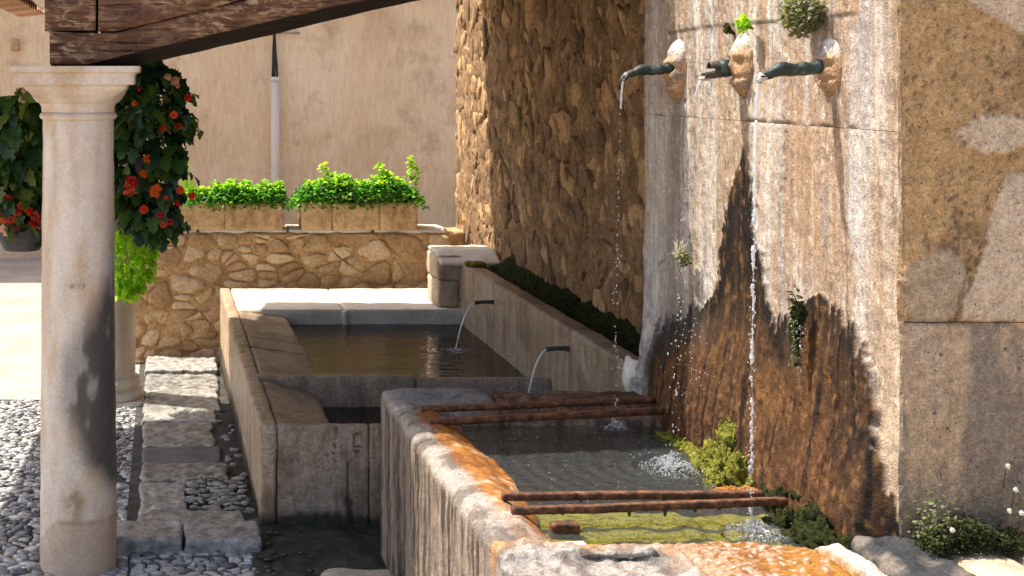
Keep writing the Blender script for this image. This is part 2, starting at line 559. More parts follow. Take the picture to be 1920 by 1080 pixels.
MAT['pot'] = mat_stone('grey_pot', [(0.05, 0.05, 0.055), (0.09, 0.085, 0.085), (0.13, 0.12, 0.115)], 12, 60, 0.3, 0.003, rough=0.7)
MAT['tile'] = mat_stone('terracotta_roof_tile', [(0.34, 0.17, 0.09), (0.46, 0.26, 0.14), (0.55, 0.36, 0.22)], 8, 60, 0.5, 0.006, rnd=0.5)
MAT['begonia'] = mat_leaf('begonia_leaf', [(0.010, 0.028, 0.010), (0.018, 0.052, 0.015), (0.036, 0.088, 0.02), (0.11, 0.16, 0.03)], 0.28, 0.35)
MAT['begonia_light'] = mat_leaf('olive_begonia_leaf', [(0.018, 0.05, 0.012), (0.035, 0.085, 0.018), (0.07, 0.13, 0.025), (0.20, 0.22, 0.05)], 0.35, 0.4)
MAT['lime_leaf'] = mat_leaf('sunlit_lime_leaf', [(0.15, 0.27, 0.014), (0.27, 0.42, 0.022), (0.40, 0.55, 0.04)], 0.55)
MAT['bush_leaf'] = mat_leaf('planter_leaf', [(0.02, 0.08, 0.016), (0.05, 0.17, 0.025), (0.11, 0.28, 0.035), (0.24, 0.42, 0.05)], 0.5, 0.35)
MAT['herb_leaf'] = mat_leaf('grey_green_herb', [(0.07, 0.09, 0.04), (0.13, 0.15, 0.07), (0.24, 0.18, 0.10), (0.16, 0.2, 0.1)], 0.3)
MAT['dark_moss_leaf'] = mat_leaf('dark_green_creeper', [(0.018, 0.026, 0.007), (0.035, 0.046, 0.010), (0.075, 0.08, 0.02)], 0.25, 0.9)
MAT['moss_leaf'] = mat_leaf('moss_frond', [(0.05, 0.06, 0.012), (0.16, 0.17, 0.02), (0.28, 0.27, 0.04), (0.38, 0.36, 0.12)], 0.3)
MAT['straw'] = mat_leaf('dry_straw', [(0.38, 0.33, 0.22), (0.52, 0.47, 0.36), (0.62, 0.58, 0.48)], 0.3)
MAT['flower_red'] = mat_leaf('scarlet_petal', [(0.45, 0.02, 0.012), (0.62, 0.045, 0.015), (0.72, 0.11, 0.025)], 0.4)
MAT['flower_orange'] = mat_leaf('orange_petal', [(0.65, 0.10, 0.012), (0.75, 0.17, 0.02)], 0.4)
MAT['flower_pink'] = mat_leaf('pale_pink_petal', [(0.70, 0.30, 0.28), (0.75, 0.45, 0.40), (0.8, 0.6, 0.5)], 0.4)
MAT['daisy'] = simple('white_daisy_petal', (0.8, 0.78, 0.72), 0.7)
MAT['daisy_eye'] = simple('yellow_daisy_eye', (0.6, 0.4, 0.04), 0.7)
def moss_mat(name, cols, rough=0.8):
    m = M(name)
    c = m.ramp(m.noise(24, 6, 0.7), [(0.28 + 0.44 * i / (len(cols) - 1), cols[i]) for i in range(len(cols))])
    h = m.math('ADD', m.noise(110, 5, 0.7), m.math('MULTIPLY', m.voro(70), 0.8))
    m.pbr(c, rough, m.bump(h, 1.0, 0.014), spec=0.12)
    return m.m
MAT['moss'] = moss_mat('yellow_green_moss', [(0.03, 0.035, 0.01), (0.13, 0.13, 0.02), (0.24, 0.23, 0.03), (0.36, 0.33, 0.10)])
MAT['darkmoss'] = moss_mat('dark_wet_moss', [(0.006, 0.008, 0.003), (0.017, 0.021, 0.006), (0.038, 0.044, 0.010), (0.065, 0.058, 0.018)])
MAT['algae'] = moss_mat('golden_algae', [(0.20, 0.18, 0.018), (0.46, 0.40, 0.035), (0.60, 0.52, 0.06), (0.28, 0.30, 0.06)], 0.6)
MAT['orangealgae'] = moss_mat('rust_orange_algae', [(0.20, 0.07, 0.02), (0.42, 0.18, 0.04), (0.5, 0.28, 0.10)], 0.35)
MAT['basinwater'] = mat_water('basin_water', (0.78, 0.80, 0.72), 17, 0.9, 0.02, (1, 1, 1), 0.22, (0.13, 0.14, 0.14))
MAT['poolwater'] = mat_water('pool_water', (0.35, 0.36, 0.28), 9, 0.45, 0.016, (0.35, 1.8, 1), 0.03, (0.06, 0.04, 0.02), 1.6)
MAT['drops'] = mat_drops('falling_water')

# =================================================================== LEAF SHAPES
def leaf_shape(kind='ovate'):
    """a unit leaf along +X, folded on the midrib; returns verts, faces"""
    if kind == 'ovate':
        o = [(0, 0), (0.18, 0.26), (0.45, 0.36), (0.75, 0.22), (1.0, 0.0)]
    elif kind == 'lobed':
        o = [(0, 0), (0.05, 0.34), (0.30, 0.26), (0.42, 0.46), (0.62, 0.24), (0.80, 0.28), (1.0, 0.0)]
    elif kind == 'blade':
        o = [(0, 0.02), (0.3, 0.05), (0.7, 0.04), (1.0, 0.0)]
    else:
        o = [(0, 0), (0.3, 0.28), (0.7, 0.28), (1.0, 0.0)]
    n = len(o)
    v = [(x, y, 0.35 * y - 0.22 * x * x) for x, y in o] + [(x, -y, 0.35 * y - 0.22 * x * x) for x, y in o[1:-1]]
    mid = [(x, 0, -0.22 * x * x) for x, _ in o[1:-1]]
    nb = len(v)
    v += mid
    m = n - 2
    f = []
    # upper half fan and lower half fan along the midrib
    up = [0] + list(range(1, n - 1)) + [n - 1]
    lo = [0] + list(range(n, n + m)) + [n - 1]
    ml = [0] + list(range(nb, nb + m)) + [n - 1]
    for i in range(n - 1):
        for side in (up, lo):
            q = [ml[i], ml[i + 1], side[i + 1], side[i]]
            q2 = []
            for t in q:
                if t not in q2: q2.append(t)
            if side is lo: q2 = q2[::-1]
            if len(q2) > 2: f.append(tuple(q2))
    return np.array(v, float), f
LEAF = {k: leaf_shape(k) for k in ('ovate', 'lobed', 'blade', 'small')}

def rotm(rx, ry, rz):
    return np.array(Euler((rx, ry, rz)).to_matrix())
def leaves(spots, kind, sizes, seed, droop=(0.2, 1.2), out_from=None):
    rg = random.Random(seed)
    vs, fs, rs, off = [], [], [], 0
    lv, lf = LEAF[kind]
    for p, s in zip(spots, sizes):
        if out_from is not None:
            d = p - out_from(p)
            az = math.atan2(d[1], d[0]) + rg.gauss(0, 0.7)
        else:
            az = rg.uniform(0, 6.283)
        R = rotm(rg.gauss(0, 0.5), rg.uniform(*droop), az)
        vs.append((lv * s) @ R.T + p)
        fs.extend([tuple(i + off for i in q) for q in lf])
        rs.append(np.full(len(lv), rg.random()))
        off += len(lv)
    return (np.concatenate(vs), fs), np.concatenate(rs)


# =================================================================== RUBBLE STONES CUT FROM IRREGULAR CELLS
def cells(x0, x1, z0, z1, n, seed, asp=1.5, relax=2):
    """irregular packing of rubble: clipped cells of relaxed random points (in wall metres)"""
    rg = np.random.default_rng(seed)
    w, h = (x1 - x0) / asp, z1 - z0
    P = np.stack([rg.random(n) * w, rg.random(n) * h], 1)
    for it in range(relax + 1):
        polys = []
        for i in range(n):
            poly = [np.array(q) for q in ((0, 0), (w, 0), (w, h), (0, h))]
            d2 = ((P - P[i]) ** 2).sum(1)
            for j in np.argsort(d2)[1:22]:
                m = (P[i] + P[j]) / 2; nn = P[j] - P[i]
                new = []
                for a, b in zip(poly, poly[1:] + poly[:1]):
                    da, db = np.dot(a - m, nn), np.dot(b - m, nn)
                    if da <= 0: new.append(a)
                    if da * db < 0: new.append(a + (b - a) * (da / (da - db)))
                poly = new
                if len(poly) < 3: break
            polys.append(poly)
        if it < relax:
            for i, q in enumerate(polys):
                if len(q) > 2: P[i] = P[i] * 0.45 + 0.55 * np.mean(q, 0)
    return [np.array(q) * np.array([asp, 1]) + np.array([x0, z0]) for q in polys if len(q) > 2]
def cell_stone(poly, place, seed, gap=0.010, h=0.03, k=13, rough=0.10, tilt=0.0):
    """one rounded stone from a cell outline; place(a, b, out) puts wall metres into the world"""
    rg = np.random.default_rng(seed)
    c = poly.mean(0)
    q = poly.copy()
    for _ in range(2):
        nx = np.roll(q, -1, 0); q = np.concatenate([[a * .75 + b * .25, a * .25 + b * .75] for a, b in zip(q, nx)])
    seg = np.linalg.norm(np.roll(q, -1, 0) - q, axis=1); L = np.concatenate([[0], np.cumsum(seg)])
    qq = np.concatenate([q, q[:1]])
    t = np.linspace(0, L[-1], k, endpoint=False)
    q = np.stack([np.interp(t, L, qq[:, 0]), np.interp(t, L, qq[:, 1])], 1)
    d = q - c; r = np.linalg.norm(d, axis=1, keepdims=True)
    q = c + d * np.maximum(0.35, (r - gap * rg.uniform(.5, 1.6)) / r) * (1 + rough * rg.uniform(-1, .35, (k, 1)))
    tl = rg.uniform(-tilt, tilt, 2)
    vs = []
    for f, o in ((1.0, -0.05), (0.99, 0.25 * h), (0.80, 0.85 * h), (0.42, 1.05 * h)):
        p = c + (q - c) * f
        o2 = o + ((p - c) @ tl if o > 0 else 0) + (rg.uniform(-.14, .14, k) * h if o > 0 else 0)
        vs.append(place(p[:, 0], p[:, 1], np.broadcast_to(o2, (k,))))
    vs.append(place(c[:1], c[1:], np.array([1.05 * h])))
    v = np.concatenate(vs)
    f = []
    for i in range(3):
        for j in range(k): f.append((i * k + j, i * k + (j + 1) % k, (i + 1) * k + (j + 1) % k, (i + 1) * k + j))
    for j in range(k): f.append((3 * k + j, 3 * k + (j + 1) % k, 4 * k))
    return v, f

# =================================================================== SETTING
def sheet(x0, x1, y0, y1, zf, nx, ny):
    def fn(u, w):
        X = x0 + (x1 - x0) * u; Y = y0 + (y1 - y0) * w
        return np.stack([X, Y, zf(X, Y)], 1)
    return grid(nx, ny, fn)

ground = tag(add('ground', sheet(-60, 60, -60, 120, lambda X, Y: gz(Y) - 0.035, 60, 300), MAT['street']), kind='structure')
street = tag(add('street', sheet(-14, 9, 9.25, 17.0, lambda X, Y: gz(Y) - 0.006 + 0.004 * fbm(np.stack([X * 2, Y * 2, X * 0], 1), 3, 5), 160, 70), MAT['street']), kind='structure')

# ---- cobbled paving
pav = tag(add('cobbled_pavement', sheet(-2.6, 0.96, 4.6, 9.26, lambda X, Y: gz(Y) - 0.016 + 0.006 * fbm(np.stack([X * 20, Y * 20, X * 0], 1), 2, 9), 160, 200), MAT['grit']), kind='structure')
cob_me = []
rest = []
while len(cob_me) < 8:
    v, f = blob((0, 0, 0), (1, 1, 1), 40 + len(cob_me), 2, 0.22, 1.3)
    cob_me.append((v, f))
yy = 4.7
while yy < 9.22:                                  # coarse paving outside the picture
    xx = -2.5
    while xx < 0.42:
        w = random.uniform(0.04, 0.085)
        X, Y = xx + w / 2, yy + 0.02
        xx += w
        if -1.2 < X and Y > 5.3: continue
        v, f = cob_me[int(w * 1e5) % 8]
        rest.append((v * np.array([w * .54, .024, .018]) + np.array([X, Y, float(gz(Y)) - .006]), f))
    yy += 0.04
def cob_place(a, b, o): return np.stack([a, b, gz(b) - 0.012 + o], 1)
cc = cells(-1.2, -0.135, 5.3, 9.22, 2000, 21, 1.9, 1) + cells(-0.135, 0.42, 5.3, 6.02, 220, 22, 1.9, 1)
cc = [q for q in cc if (q.mean(0)[0] + 0.355) ** 2 + (q.mean(0)[1] - 5.8) ** 2 > 0.145 ** 2 and (q.mean(0)[0] + 0.335) ** 2 + (q.mean(0)[1] - 9.2) ** 2 > 0.2 ** 2]
def cob_key(q):
    X, Y = q.mean(0)
    x = 300 + 2500 * X / Y; y = 150 + 2500 * (CAM_H - gz(Y)) / Y
    ok = -6 < x < 500 and 740 < y < 1090 and not (82 < x < 212 and y < 1045)
    return Y + (0 if ok else 100)
cc.sort(key=cob_key)
for i, q in enumerate(cc):
    st_ = cell_stone(q, cob_place, 2000 + i, 0.0022, random.uniform(0.007, 0.014), 9, 0.12, 0.22)
    if i < 298: add('cobble', st_, MAT['cobble'], pav)
    else: rest.append(st_)
rest = [(v, [tuple(int(j) for j in p) for p in f]) for v, f in rest]
rv, rf = join(rest)
rr = np.repeat(RNG.random(len(rest)), [len(v) for v, _ in rest])
tag(add('cobbles', (rv, rf), MAT['cobble'], pav, rnd=rr), kind='stuff')

gut = tag(add('gutter', sheet(0.40, 1.02, 4.6, 6.35, lambda X, Y: 0.002 + 0.02 * fbm(np.stack([X * 9, Y * 9, X * 0], 1), 4, 21), 60, 160), MAT['wetground']), kind='structure')
# pebbles bedded in the gutter
gp = []
for k in range(26):
    X = 0.42 + random.random() ** 1.3 * 0.25; Y = random.uniform(5.2, 6.24)
    s = random.uniform(0.006, 0.017)
    gp.append(blob((X, Y, 0.006), (s * 1.5, s, s * 0.7), k, 2, 0.2))
tag(add('gutter_gravel', join(gp), MAT['wetground'], rnd=np.repeat(RNG.random(len(gp)), [len(v) for v, _ in gp])), kind='stuff')

# ---- flagged path between column row and washing pool
path = tag(add('path', sheet(-0.16, 0.475, 6.0, 10.66, lambda X, Y: gz(Y) + 0.004, 20, 90), MAT['grit']), kind='structure')
def yG(y): return 4668.5 / ((y - 150) - 92.5) if y < 985 else 2.1 * 2500 / (y - 150)
rows = [(1036, 1002, [(-0.215, 0.10), (0.112, 0.455)], 0.062, 'slab'), (998, 968, [(-0.10, 0.40)], 0.026, 'slab'),
        (964, 916, [(-0.10, 0.13)], 0.026, 'slab'), (911, 880, [(-0.10, 0.37)], 0.026, 'slab'),
        (876, 846, [(-0.095, 0.345)], 0.018, 'darkslab'), (842, 803, [(-0.10, 0.33)], 0.024, 'slab'),
        (799, 780, [(-0.105, 0.36)], 0.035, 'slab'), (777, 742, [(-0.105, 0.40)], 0.035, 'slab'),
        (739, 712, [(-0.108, 0.42)], 0.035, 'slab'), (707, 686, [(-0.11, 0.44)], 0.065, 'slab')]
sd = 100
for ya, yb, xs, h, mt in rows:
    for x0, x1 in xs:
        sd += 1
        tilt = random.uniform(-0.015, 0.05) if mt == 'slab' else 0.06
        Y0, Y1 = yG(ya), yG(yb)
        zb = float(gz((Y0 + Y1) / 2))
        def post(P, tilt=tilt, Y0=Y0, x0=x0):
            P = P.copy()
            P[:, 1] += tilt * (P[:, 0] - x0) + 0.012 * fbm(P * np.array([9, 3, 0]) + sd, 3, sd)
            P[:, 0] += 0.016 * fbm(P * np.array([2, 8, 0]) + sd * 2, 3, sd + 1)
            return P
        am = 0.004 if mt == 'darkslab' else 0.011
        add('paving_slab', rbox(x0, x1, Y0, Y1 + 0.006, zb - 0.06, zb + h, 0.0125, 0.014, am, 24, sd, post), MAT[mt], path)
# rubble fill beside the broken slab
fill = []
for k in range(150):
    X = random.uniform(0.135, 0.43); Y = random.uniform(yG(964), yG(905))
    s = random.uniform(0.007, 0.020)
    fill.append(blob((X, Y, 0.010), (s * 1.5, s, s * 0.5), 300 + k, 3, 0.5, 2.2, .4))
for k in range(24):
    X = random.uniform(0.38, 0.455); Y = random.uniform(6.3, 8.6)
    s = random.uniform(0.012, 0.03)
    fill.append(blob((X, Y, float(gz(Y)) + 0.006), (s, s * 1.2, s * 0.5), 400 + k, 3, 0.5, 2.2, .4))
tag(add('rubble_fill', join(fill), MAT['slab'], path, rnd=np.repeat(RNG.random(len(fill)), [len(v) for v, _ in fill])), kind='stuff')
# a strip of thin edging stones by the path
tag(add('kerb_stone', rbox(0.64, 0.955, 5.08, 5.42, -0.02, 0.128, 0.02, 0.05, 0.008, 10, 77), MAT['greystone']),
    'low rounded grey kerb stone in the wet gutter beside the front basin', 'kerb stone')

# =================================================================== FAR HOUSE
house = thing('plaster_house', (0, 17, -0.2), 'plain warm tan plaster house wall rising behind the flower troughs', 'house')
def hw(u, w):
    X = -11 + 20 * u; Z = -0.3 + 8 * w
    p = np.stack([X, Z, X * 0], 1)
    return np.stack([X, 17 + 0.03 * fbm(p * 0.8, 3, 3) + 0.006 * fbm(p * 9, 3, 4), Z], 1)
add('wall', grid(300, 130, hw), MAT['plaster'], house)
add('wall_body', rbox(-11, 9, 17.08, 22, -0.3, 7.7, 2.5, 0.02, 0), MAT['plaster'], house)
add('roof', rbox(-11.4, 9.4, 16.5, 22.5, 7.7, 7.85, 2.5, 0.03, 0), MAT['tile'], house)
# small stain-dark vent block seen top left
add('vent', rbox(-1.90, -1.79, 16.97, 17.02, 2.47, 2.62, 0.03, 0.01, 0.003), MAT['mortar'], house)
dp = thing('downpipe', (1.46, 16.9, -0.2), 'cream painted downpipe running down the far plaster wall', 'drainpipe')
add('pipe', tube([(1.46, 16.88, 2.13), (1.46, 16.88, 1.2), (1.46, 16.88, -0.25)], 0.056, 16), MAT['pipe'], dp)
add('collar', tube([(1.46, 16.88, 2.09), (1.46, 16.88, 2.14)], 0.064, 16), MAT['pipe'], dp)
for zz in (0.95, 1.75):
    add('bracket', rbox(1.39, 1.53, 16.86, 17.0, zz - 0.015, zz + 0.015, 0.03, 0.005, 0), MAT['pipe'], dp)
cb = thing('wall_cable', (1.46, 16.9, 2.1), 'thin dark cables dropping into the top of the cream downpipe', 'cable')
for k, dx in enumerate((-0.030, -0.006, 0.022)):
    add('strand', tube([(1.452 + dx * 0.2, 16.93, 2.72), (1.455 + dx * .6, 16.93, 2.45), (1.46 + dx, 16.90, 2.28), (1.46 + dx * 1.2, 16.89, 2.10)], 0.014, 6), MAT['cable'], cb)
add('clip_bar', tube([(1.50, 16.97, 2.70), (1.78, 16.97, 2.695)], 0.014, 6), MAT['greystone'], cb)

# =================================================================== LOW RUBBLE WALL
low = thing('low_rubble_wall', (1.0, 10.85, -0.17), 'low wall of ochre rubble stones set in mortar carrying the two planted troughs', 'wall')
def mortar_box(P):
    P = P.copy()
    P += 0.022 * np.stack([.5 * fbm(P * 11, 3, 3), fbm(P * 11 + 9, 4, 4), 0.3 * fbm(P * 11 + 19, 3, 5)], 1)
    return P
add('mortar', rbox(-0.30, 2.46, 10.67, 11.02, -0.3, 0.885, 0.03, 0.02, 0.006, 20, 5, mortar_box, cap=110), MAT['mortar'], low)
def low_place(a, b, o): return np.stack([a, 10.668 - o, b], 1)
for i, q in enumerate(cells(-0.30, 2.34, -0.17, 0.875, 156, 5, 1.5, 0)):
    add('stone', cell_stone(q, low_place, 40 + i, 0.004, random.uniform(0.003, 0.022), 13, 0.16, 0.14), MAT['rubble'], low)
for x0, x1, sdn in ((-0.3, 0.30, 1), (0.31, 1.02, 2), (1.03, 1.70, 3), (1.71, 2.30, 4)):
    add('cap_stone', rbox(x0, x1, 10.672, 11.03, 0.872, 0.908, 0.03, 0.012, 0.006, 10, 60 + sdn), MAT['limestone'], low)

# =================================================================== TALL RUBBLE WALL (faces -X, rounded far end)
tall = thing('tall_rubble_wall', (2.6, 8.5, 0), 'tall brown rubble wall rising behind the long parapet of the washing pool', 'wall')
TX, TY, TR = 2.45, 10.95, 0.34
def tall_path(s):
    """s metres along the face from Y = 5.7; returns x, y, nx, ny"""
    s = np.asarray(s, float)
    L1 = TY - 5.7; L2 = TR * math.pi / 2
    a = np.clip((s - L1) / TR, 0, math.pi / 2)
    x = np.where(s <= L1, TX, np.where(s <= L1 + L2, TX + TR - TR * np.cos(a), TX + TR + (s - L1 - L2)))
    y = np.where(s <= L1, 5.7 + s, np.where(s <= L1 + L2, TY + TR * np.sin(a), TY + TR))
    return x, y, -np.cos(a), np.sin(a)
SL = TY - 5.7 + TR * math.pi / 2 + 1.6
def tw(u, w):
    s = SL * u; Z = -0.2 + 4.6 * w
    x, y, nx, ny = tall_path(s)
    p = np.stack([s, Z, s * 0], 1)
    d = 0.020 * fbm(p * 3.2, 4, 31) + 0.018 * fbm(p * 14, 4, 32) + 0.001
    return np.stack([x + nx * d, y + ny * d, Z], 1)
add('mortar', grid(420, 260, tw), MAT['tallmortar'], tall)
def tall_place(a, b, o):
    x, y, nx, ny = tall_path(a)
    return np.stack([x + nx * o, y + ny * o, b], 1)
for i, q in enumerate(cells(0.12, SL - 1.25, 0.70, 2.98, 290, 8, 0.95, 0)):
    h = random.choice((0.010, 0.016, 0.022, 0.030, 0.038))
    add('stone', cell_stone(q, tall_place, 400 + i, random.uniform(0.010, 0.034), h * .35, 12, 0.26, 0.10), MAT['tallstone'], tall)
chips = []
for i, q in enumerate(cells(0.12, SL - 1.25, 0.70, 2.98, 460, 18, 0.8, 0)):
    chips.append(cell_stone(q, tall_place, 900 + i, random.uniform(0.02, 0.05), random.uniform(.004, .015), 8, 0.35, 0.18))
tag(add('stone_chips', join([(v, [tuple(int(j) for j in p) for p in f]) for v, f in chips]), MAT['tallstone'], tall, rnd=np.repeat(RNG.random(len(chips)), [len(v) for v, _ in chips])), kind='stuff')
add('wall_core', rbox(2.62, 4.6, 5.75, 11.2, -0.3, 4.4, 0.8, 0.02, 0), MAT['tallmortar'], tall)

# =================================================================== FOUNTAIN WALL + RIGHT WALL
FX = 2.14
FY0, FY1 = 3.85, 5.92
def stain_fn(Y, Z):
    """stain map of the fountain face; returns colour (n,4) and outward bulge"""
    x = 300 + 2500 * FX / Y
    y = 150 + (CAM_H - Z) * 2500 / Y
    p = np.stack([Y * 4, Z * 4, Y * 0], 1)
    st1 = fbm(np.stack([Y * 16, Z * 1.1, Y * 0], 1), 4, 61)          # tall streaks
    st2 = fbm(np.stack([Y * 45, Z * 2.6, Y * 0], 1), 4, 62)
    bl = fbm(p, 5, 63)
    fine = fbm(p * 6, 4, 64)
    tan = np.array([0.30, 0.222, 0.155]); pale = np.array([0.45, 0.405, 0.35]); orange = np.array([0.275, 0.170, 0.095])
    grey = np.array([0.27, 0.25, 0.235]); brown = np.array([0.30, 0.19, 0.11])
    c = np.repeat(tan[None], len(Y), 0)
    c = lerp(c, pale, 0.85 * sstep(-0.02, 0.28, st1 + 0.35 * bl))
    c = lerp(c, orange, 0.6 * sstep(0.0, 0.4, -st1 + 0.35 * bl) * sstep(1300, 1420, x))
    c = lerp(c, orange, 0.6 * sstep(0.1, 0.4, st2 + bl * 0.4))
    c = lerp(c, grey, 0.7 * sstep(0.12, 0.4, fbm(np.stack([Y * 22 + 7, Z * 0.9, Y * 0], 1), 4, 66) + .25 * bl))
    speck = fbm(np.stack([Y * 60, Z * 40, Y * 0], 1), 2, 67)
    c = lerp(c, np.array([0.10, 0.065, 0.04]), 0.75 * sstep(0.42, 0.62, speck + .18 * bl))
    c = lerp(c, pale * 1.15, 0.7 * sstep(0.40, 0.6, -speck + .2 * st1))
    def col(xc, w, y0, y1, tgt, k):
        nonlocal c
        xx = xc + 9 * fbm(np.stack([Z * 3, Z * 0 + xc, Z * 0], 1), 3, 71)
        g = np.exp(-((x - xx) / w) ** 2) * sstep(y0 - 30, y0 + 30, y) * (1 - sstep(y1 - 60, y1 + 40, y))
        g = g * (0.65 + 0.6 * st2)
        c = lerp(c, tgt, np.clip(g * k, 0, 1))
    col(1232, 20, 195, 640, pale * 1.08, 1.0)
    col(1222, 14, 0, 200, np.array([0.45, 0.35, 0.26]), 0.8)
    col(1268, 8, 180, 420, grey * 0.55, 0.9)
    col(1262, 14, 380, 640, grey * 0.8, 0.8)
    col(1436, 16, 170, 600, pale * 1.1, 1.0)
    col(1400, 10, 260, 330, brown * 0.6, 0.8)
    col(1600, 15, 40, 470, np.array([0.36, 0.345, 0.33]), 0.95)
    col(1640, 15, 0, 330, pale, 0.9)
    col(1620, 22, 280, 640, pale * 0.9, 0.7)
    col(1508, 28, 240, 560, orange * 1.05, 0.9)
    col(1570, 14, 220, 520, np.array([0.27, 0.155, 0.08]), 0.8)
    col(1330, 22, 190, 470, np.array([0.36, 0.29, 0.22]), 0.7)
    col(1563, 5, 195, 260, brown * 0.3, 1.0)
    col(1583, 5, 195, 260, brown * 0.3, 1.0)
    # pebbly golden render band by the corner
    k = sstep(1640, 1668, x + 8 * bl)
    c = lerp(c, np.array([0.28, 0.20, 0.13]) * (0.85 + 0.4 * fine)[:, None], 0.6 * k * (1 - sstep(430, 640, y)))
    c = lerp(c, np.array([0.38, 0.285, 0.20]), 0.7 * k * sstep(430, 640, y))
    # ---- wet iron stain climbing from the basin
    yq = y
    y = y + sstep(545, 600, y) * 46 * (fbm(np.stack([Y * 42, Y * 0, Y * 0], 1), 3, 75) + .6 * fbm(np.stack([Y * 95, Z * 2, Y * 0], 1), 2, 76))
    jl = 16 * fbm(np.stack([Z * 9, Y * 0, Y * 0], 1), 4, 81) + 13 * fine + 12 * st2
    jr = 16 * fbm(np.stack([Z * 9, Y * 0 + 5, Y * 0], 1), 4, 82) + 13 * fine + 12 * st2
    py = [262, 300, 350, 400, 470, 540, 575, 600, 630, 680, 760, 1010]
    xl = np.interp(y, py, [1397, 1389, 1373, 1362, 1350, 1341, 1326, 1285, 1240, 1218, 1200, 1180]) + jl * np.interp(y, [270, 560, 700], [0.35, 0.5, 1.0])
    ry = [262, 290, 330, 420, 450, 470, 520, 570, 600, 640, 1010]
    xr = np.interp(y, ry, [1397, 1400, 1412, 1416, 1424, 1430, 1433, 1442, 1478, 1530, 1700]) + jr * np.interp(y, [270, 560, 700], [0.35, 0.5, 1.0])
    dA = np.minimum(x - xl, xr - x)
    up = -26 * np.abs(st2)
    by = [548, 575, 600, 650, 700, 760, 850, 980, 1010]
    xbl = np.interp(y, by, [1540, 1492, 1485, 1475, 1440, 1400, 1380, 1300, 1300])
    xbr = np.interp(y, by, [1545, 1580, 1594, 1614, 1632, 1645, 1664, 1692, 1710]) + jr
    dB = np.minimum(x - xbl, xbr - x)
    dB = np.where(y < 550, -99, dB); dA = np.where(y < 268, -99, dA)
    d = np.maximum(dA, dB)
    y = yq
    inside = sstep(-1.5, 3.0, d + 7 * fbm(np.stack([Y * 70, Z * 34, Y * 0], 1), 2, 69))
    low = sstep(560, 720, y)
    s3 = fbm(np.stack([Y * 30, Z * 2.0, Y * 0], 1), 4, 83)
    dark = np.array([0.030, 0.017, 0.009]); amber = np.array([0.105, 0.050, 0.018]); red = np.array([0.074, 0.033, 0.014])
    blk = np.array([0.011, 0.008, 0.006])
    w = lerp(np.repeat(dark[None], len(Y), 0), amber, sstep(-0.05, 0.40, s3 + 0.30 * low) * (0.55 + .45 * low))
    w = lerp(w, red, low * sstep(-0.3, 0.3, bl + 0.2))
    w = lerp(w, amber * 1.15, 0.8 * sstep(0.12, 0.4, fine + 0.5 * s3))
    edge = np.exp(-((d - 14) / (15 + 24 * low * sstep(1500, 1600, x) + 8 * low)) ** 2) * np.clip(0.85 + 1.1 * bl + 0.8 * s3, 0, 1)
    w = lerp(w, blk, np.clip(edge * 1.5, 0, 1))
    dr = fbm(np.stack([Y * 38 + 3, Z * 1.5, Y * 0], 1), 4, 70)
    w = lerp(w, blk, 0.85 * sstep(0.18, 0.45, dr + .3 * bl))
    w = lerp(w, np.array([0.16, 0.085, 0.03]), 0.6 * sstep(0.3, 0.55, fbm(np.stack([Y * 55, Z * 22, Y * 0], 1), 3, 74) + .2 * s3))
    # right edge of the upper tongue and throat between the two lobes are nearly black
    w = lerp(w, blk, 0.85 * sstep(18, 4, np.abs(x - np.interp(y, [440, 600, 720], [1424, 1448, 1500]))) * sstep(440, 480, y) * (1 - sstep(640, 740, y)))
    gx = np.exp(-((x - 1475) / 45) ** 2) * np.exp(-((y - 640) / 60) ** 2)
    w = lerp(w, blk, np.clip(0.8 * gx + 0.4 * gx * bl, 0, 1))
    c = lerp(c, w, inside)
    # grey-black fringe on the left under the pale panel
    fr = np.exp(-((x - 1285) / 58) ** 2) * np.exp(-((y - 612 - 40 * fbm(np.stack([Y * 70, Z * 0, Y * 0], 1), 3, 77)) / 38) ** 2)
    c = lerp(c, np.array([0.032, 0.029, 0.026]), np.clip(fr * (0.9 + 0.8 * fine), 0, 0.92))
    # white crusty left edge column
    k = (1 - sstep(1222, 1250, x + 8 * fine)) * sstep(420, 520, y)
    c = lerp(c, np.array([0.44, 0.41, 0.38]) * (0.85 + 0.5 * fine)[:, None], 0.9 * k)
    wet = inside * (0.5 + 0.4 * low)
    c = c * (1 + 0.22 * fine)[:, None]
    # ---- relief
    blg = 0.010 * inside * (1 + 2.0 * low) * (1 + 0.35 * bl)
    blg = blg + 0.055 * sstep(1.25, 0.72, Z) * np.exp(-((x - 1330) / 170) ** 2) + 0.007 * low * inside * fbm(np.stack([Y * 60, Z * 45, Y * 0], 1), 3, 68)
    blg = blg + 0.05 * sstep(760, 980, y) * sstep(1400, 1560, x)
    blg = blg * (1 - sstep(1640, 1686, x))
    blg = blg + 0.004 * fine + 0.006 * st2 + 0.007 * bl
    return np.concatenate([np.clip(c, 0.004, 0.85), wet[:, None]], 1), blg

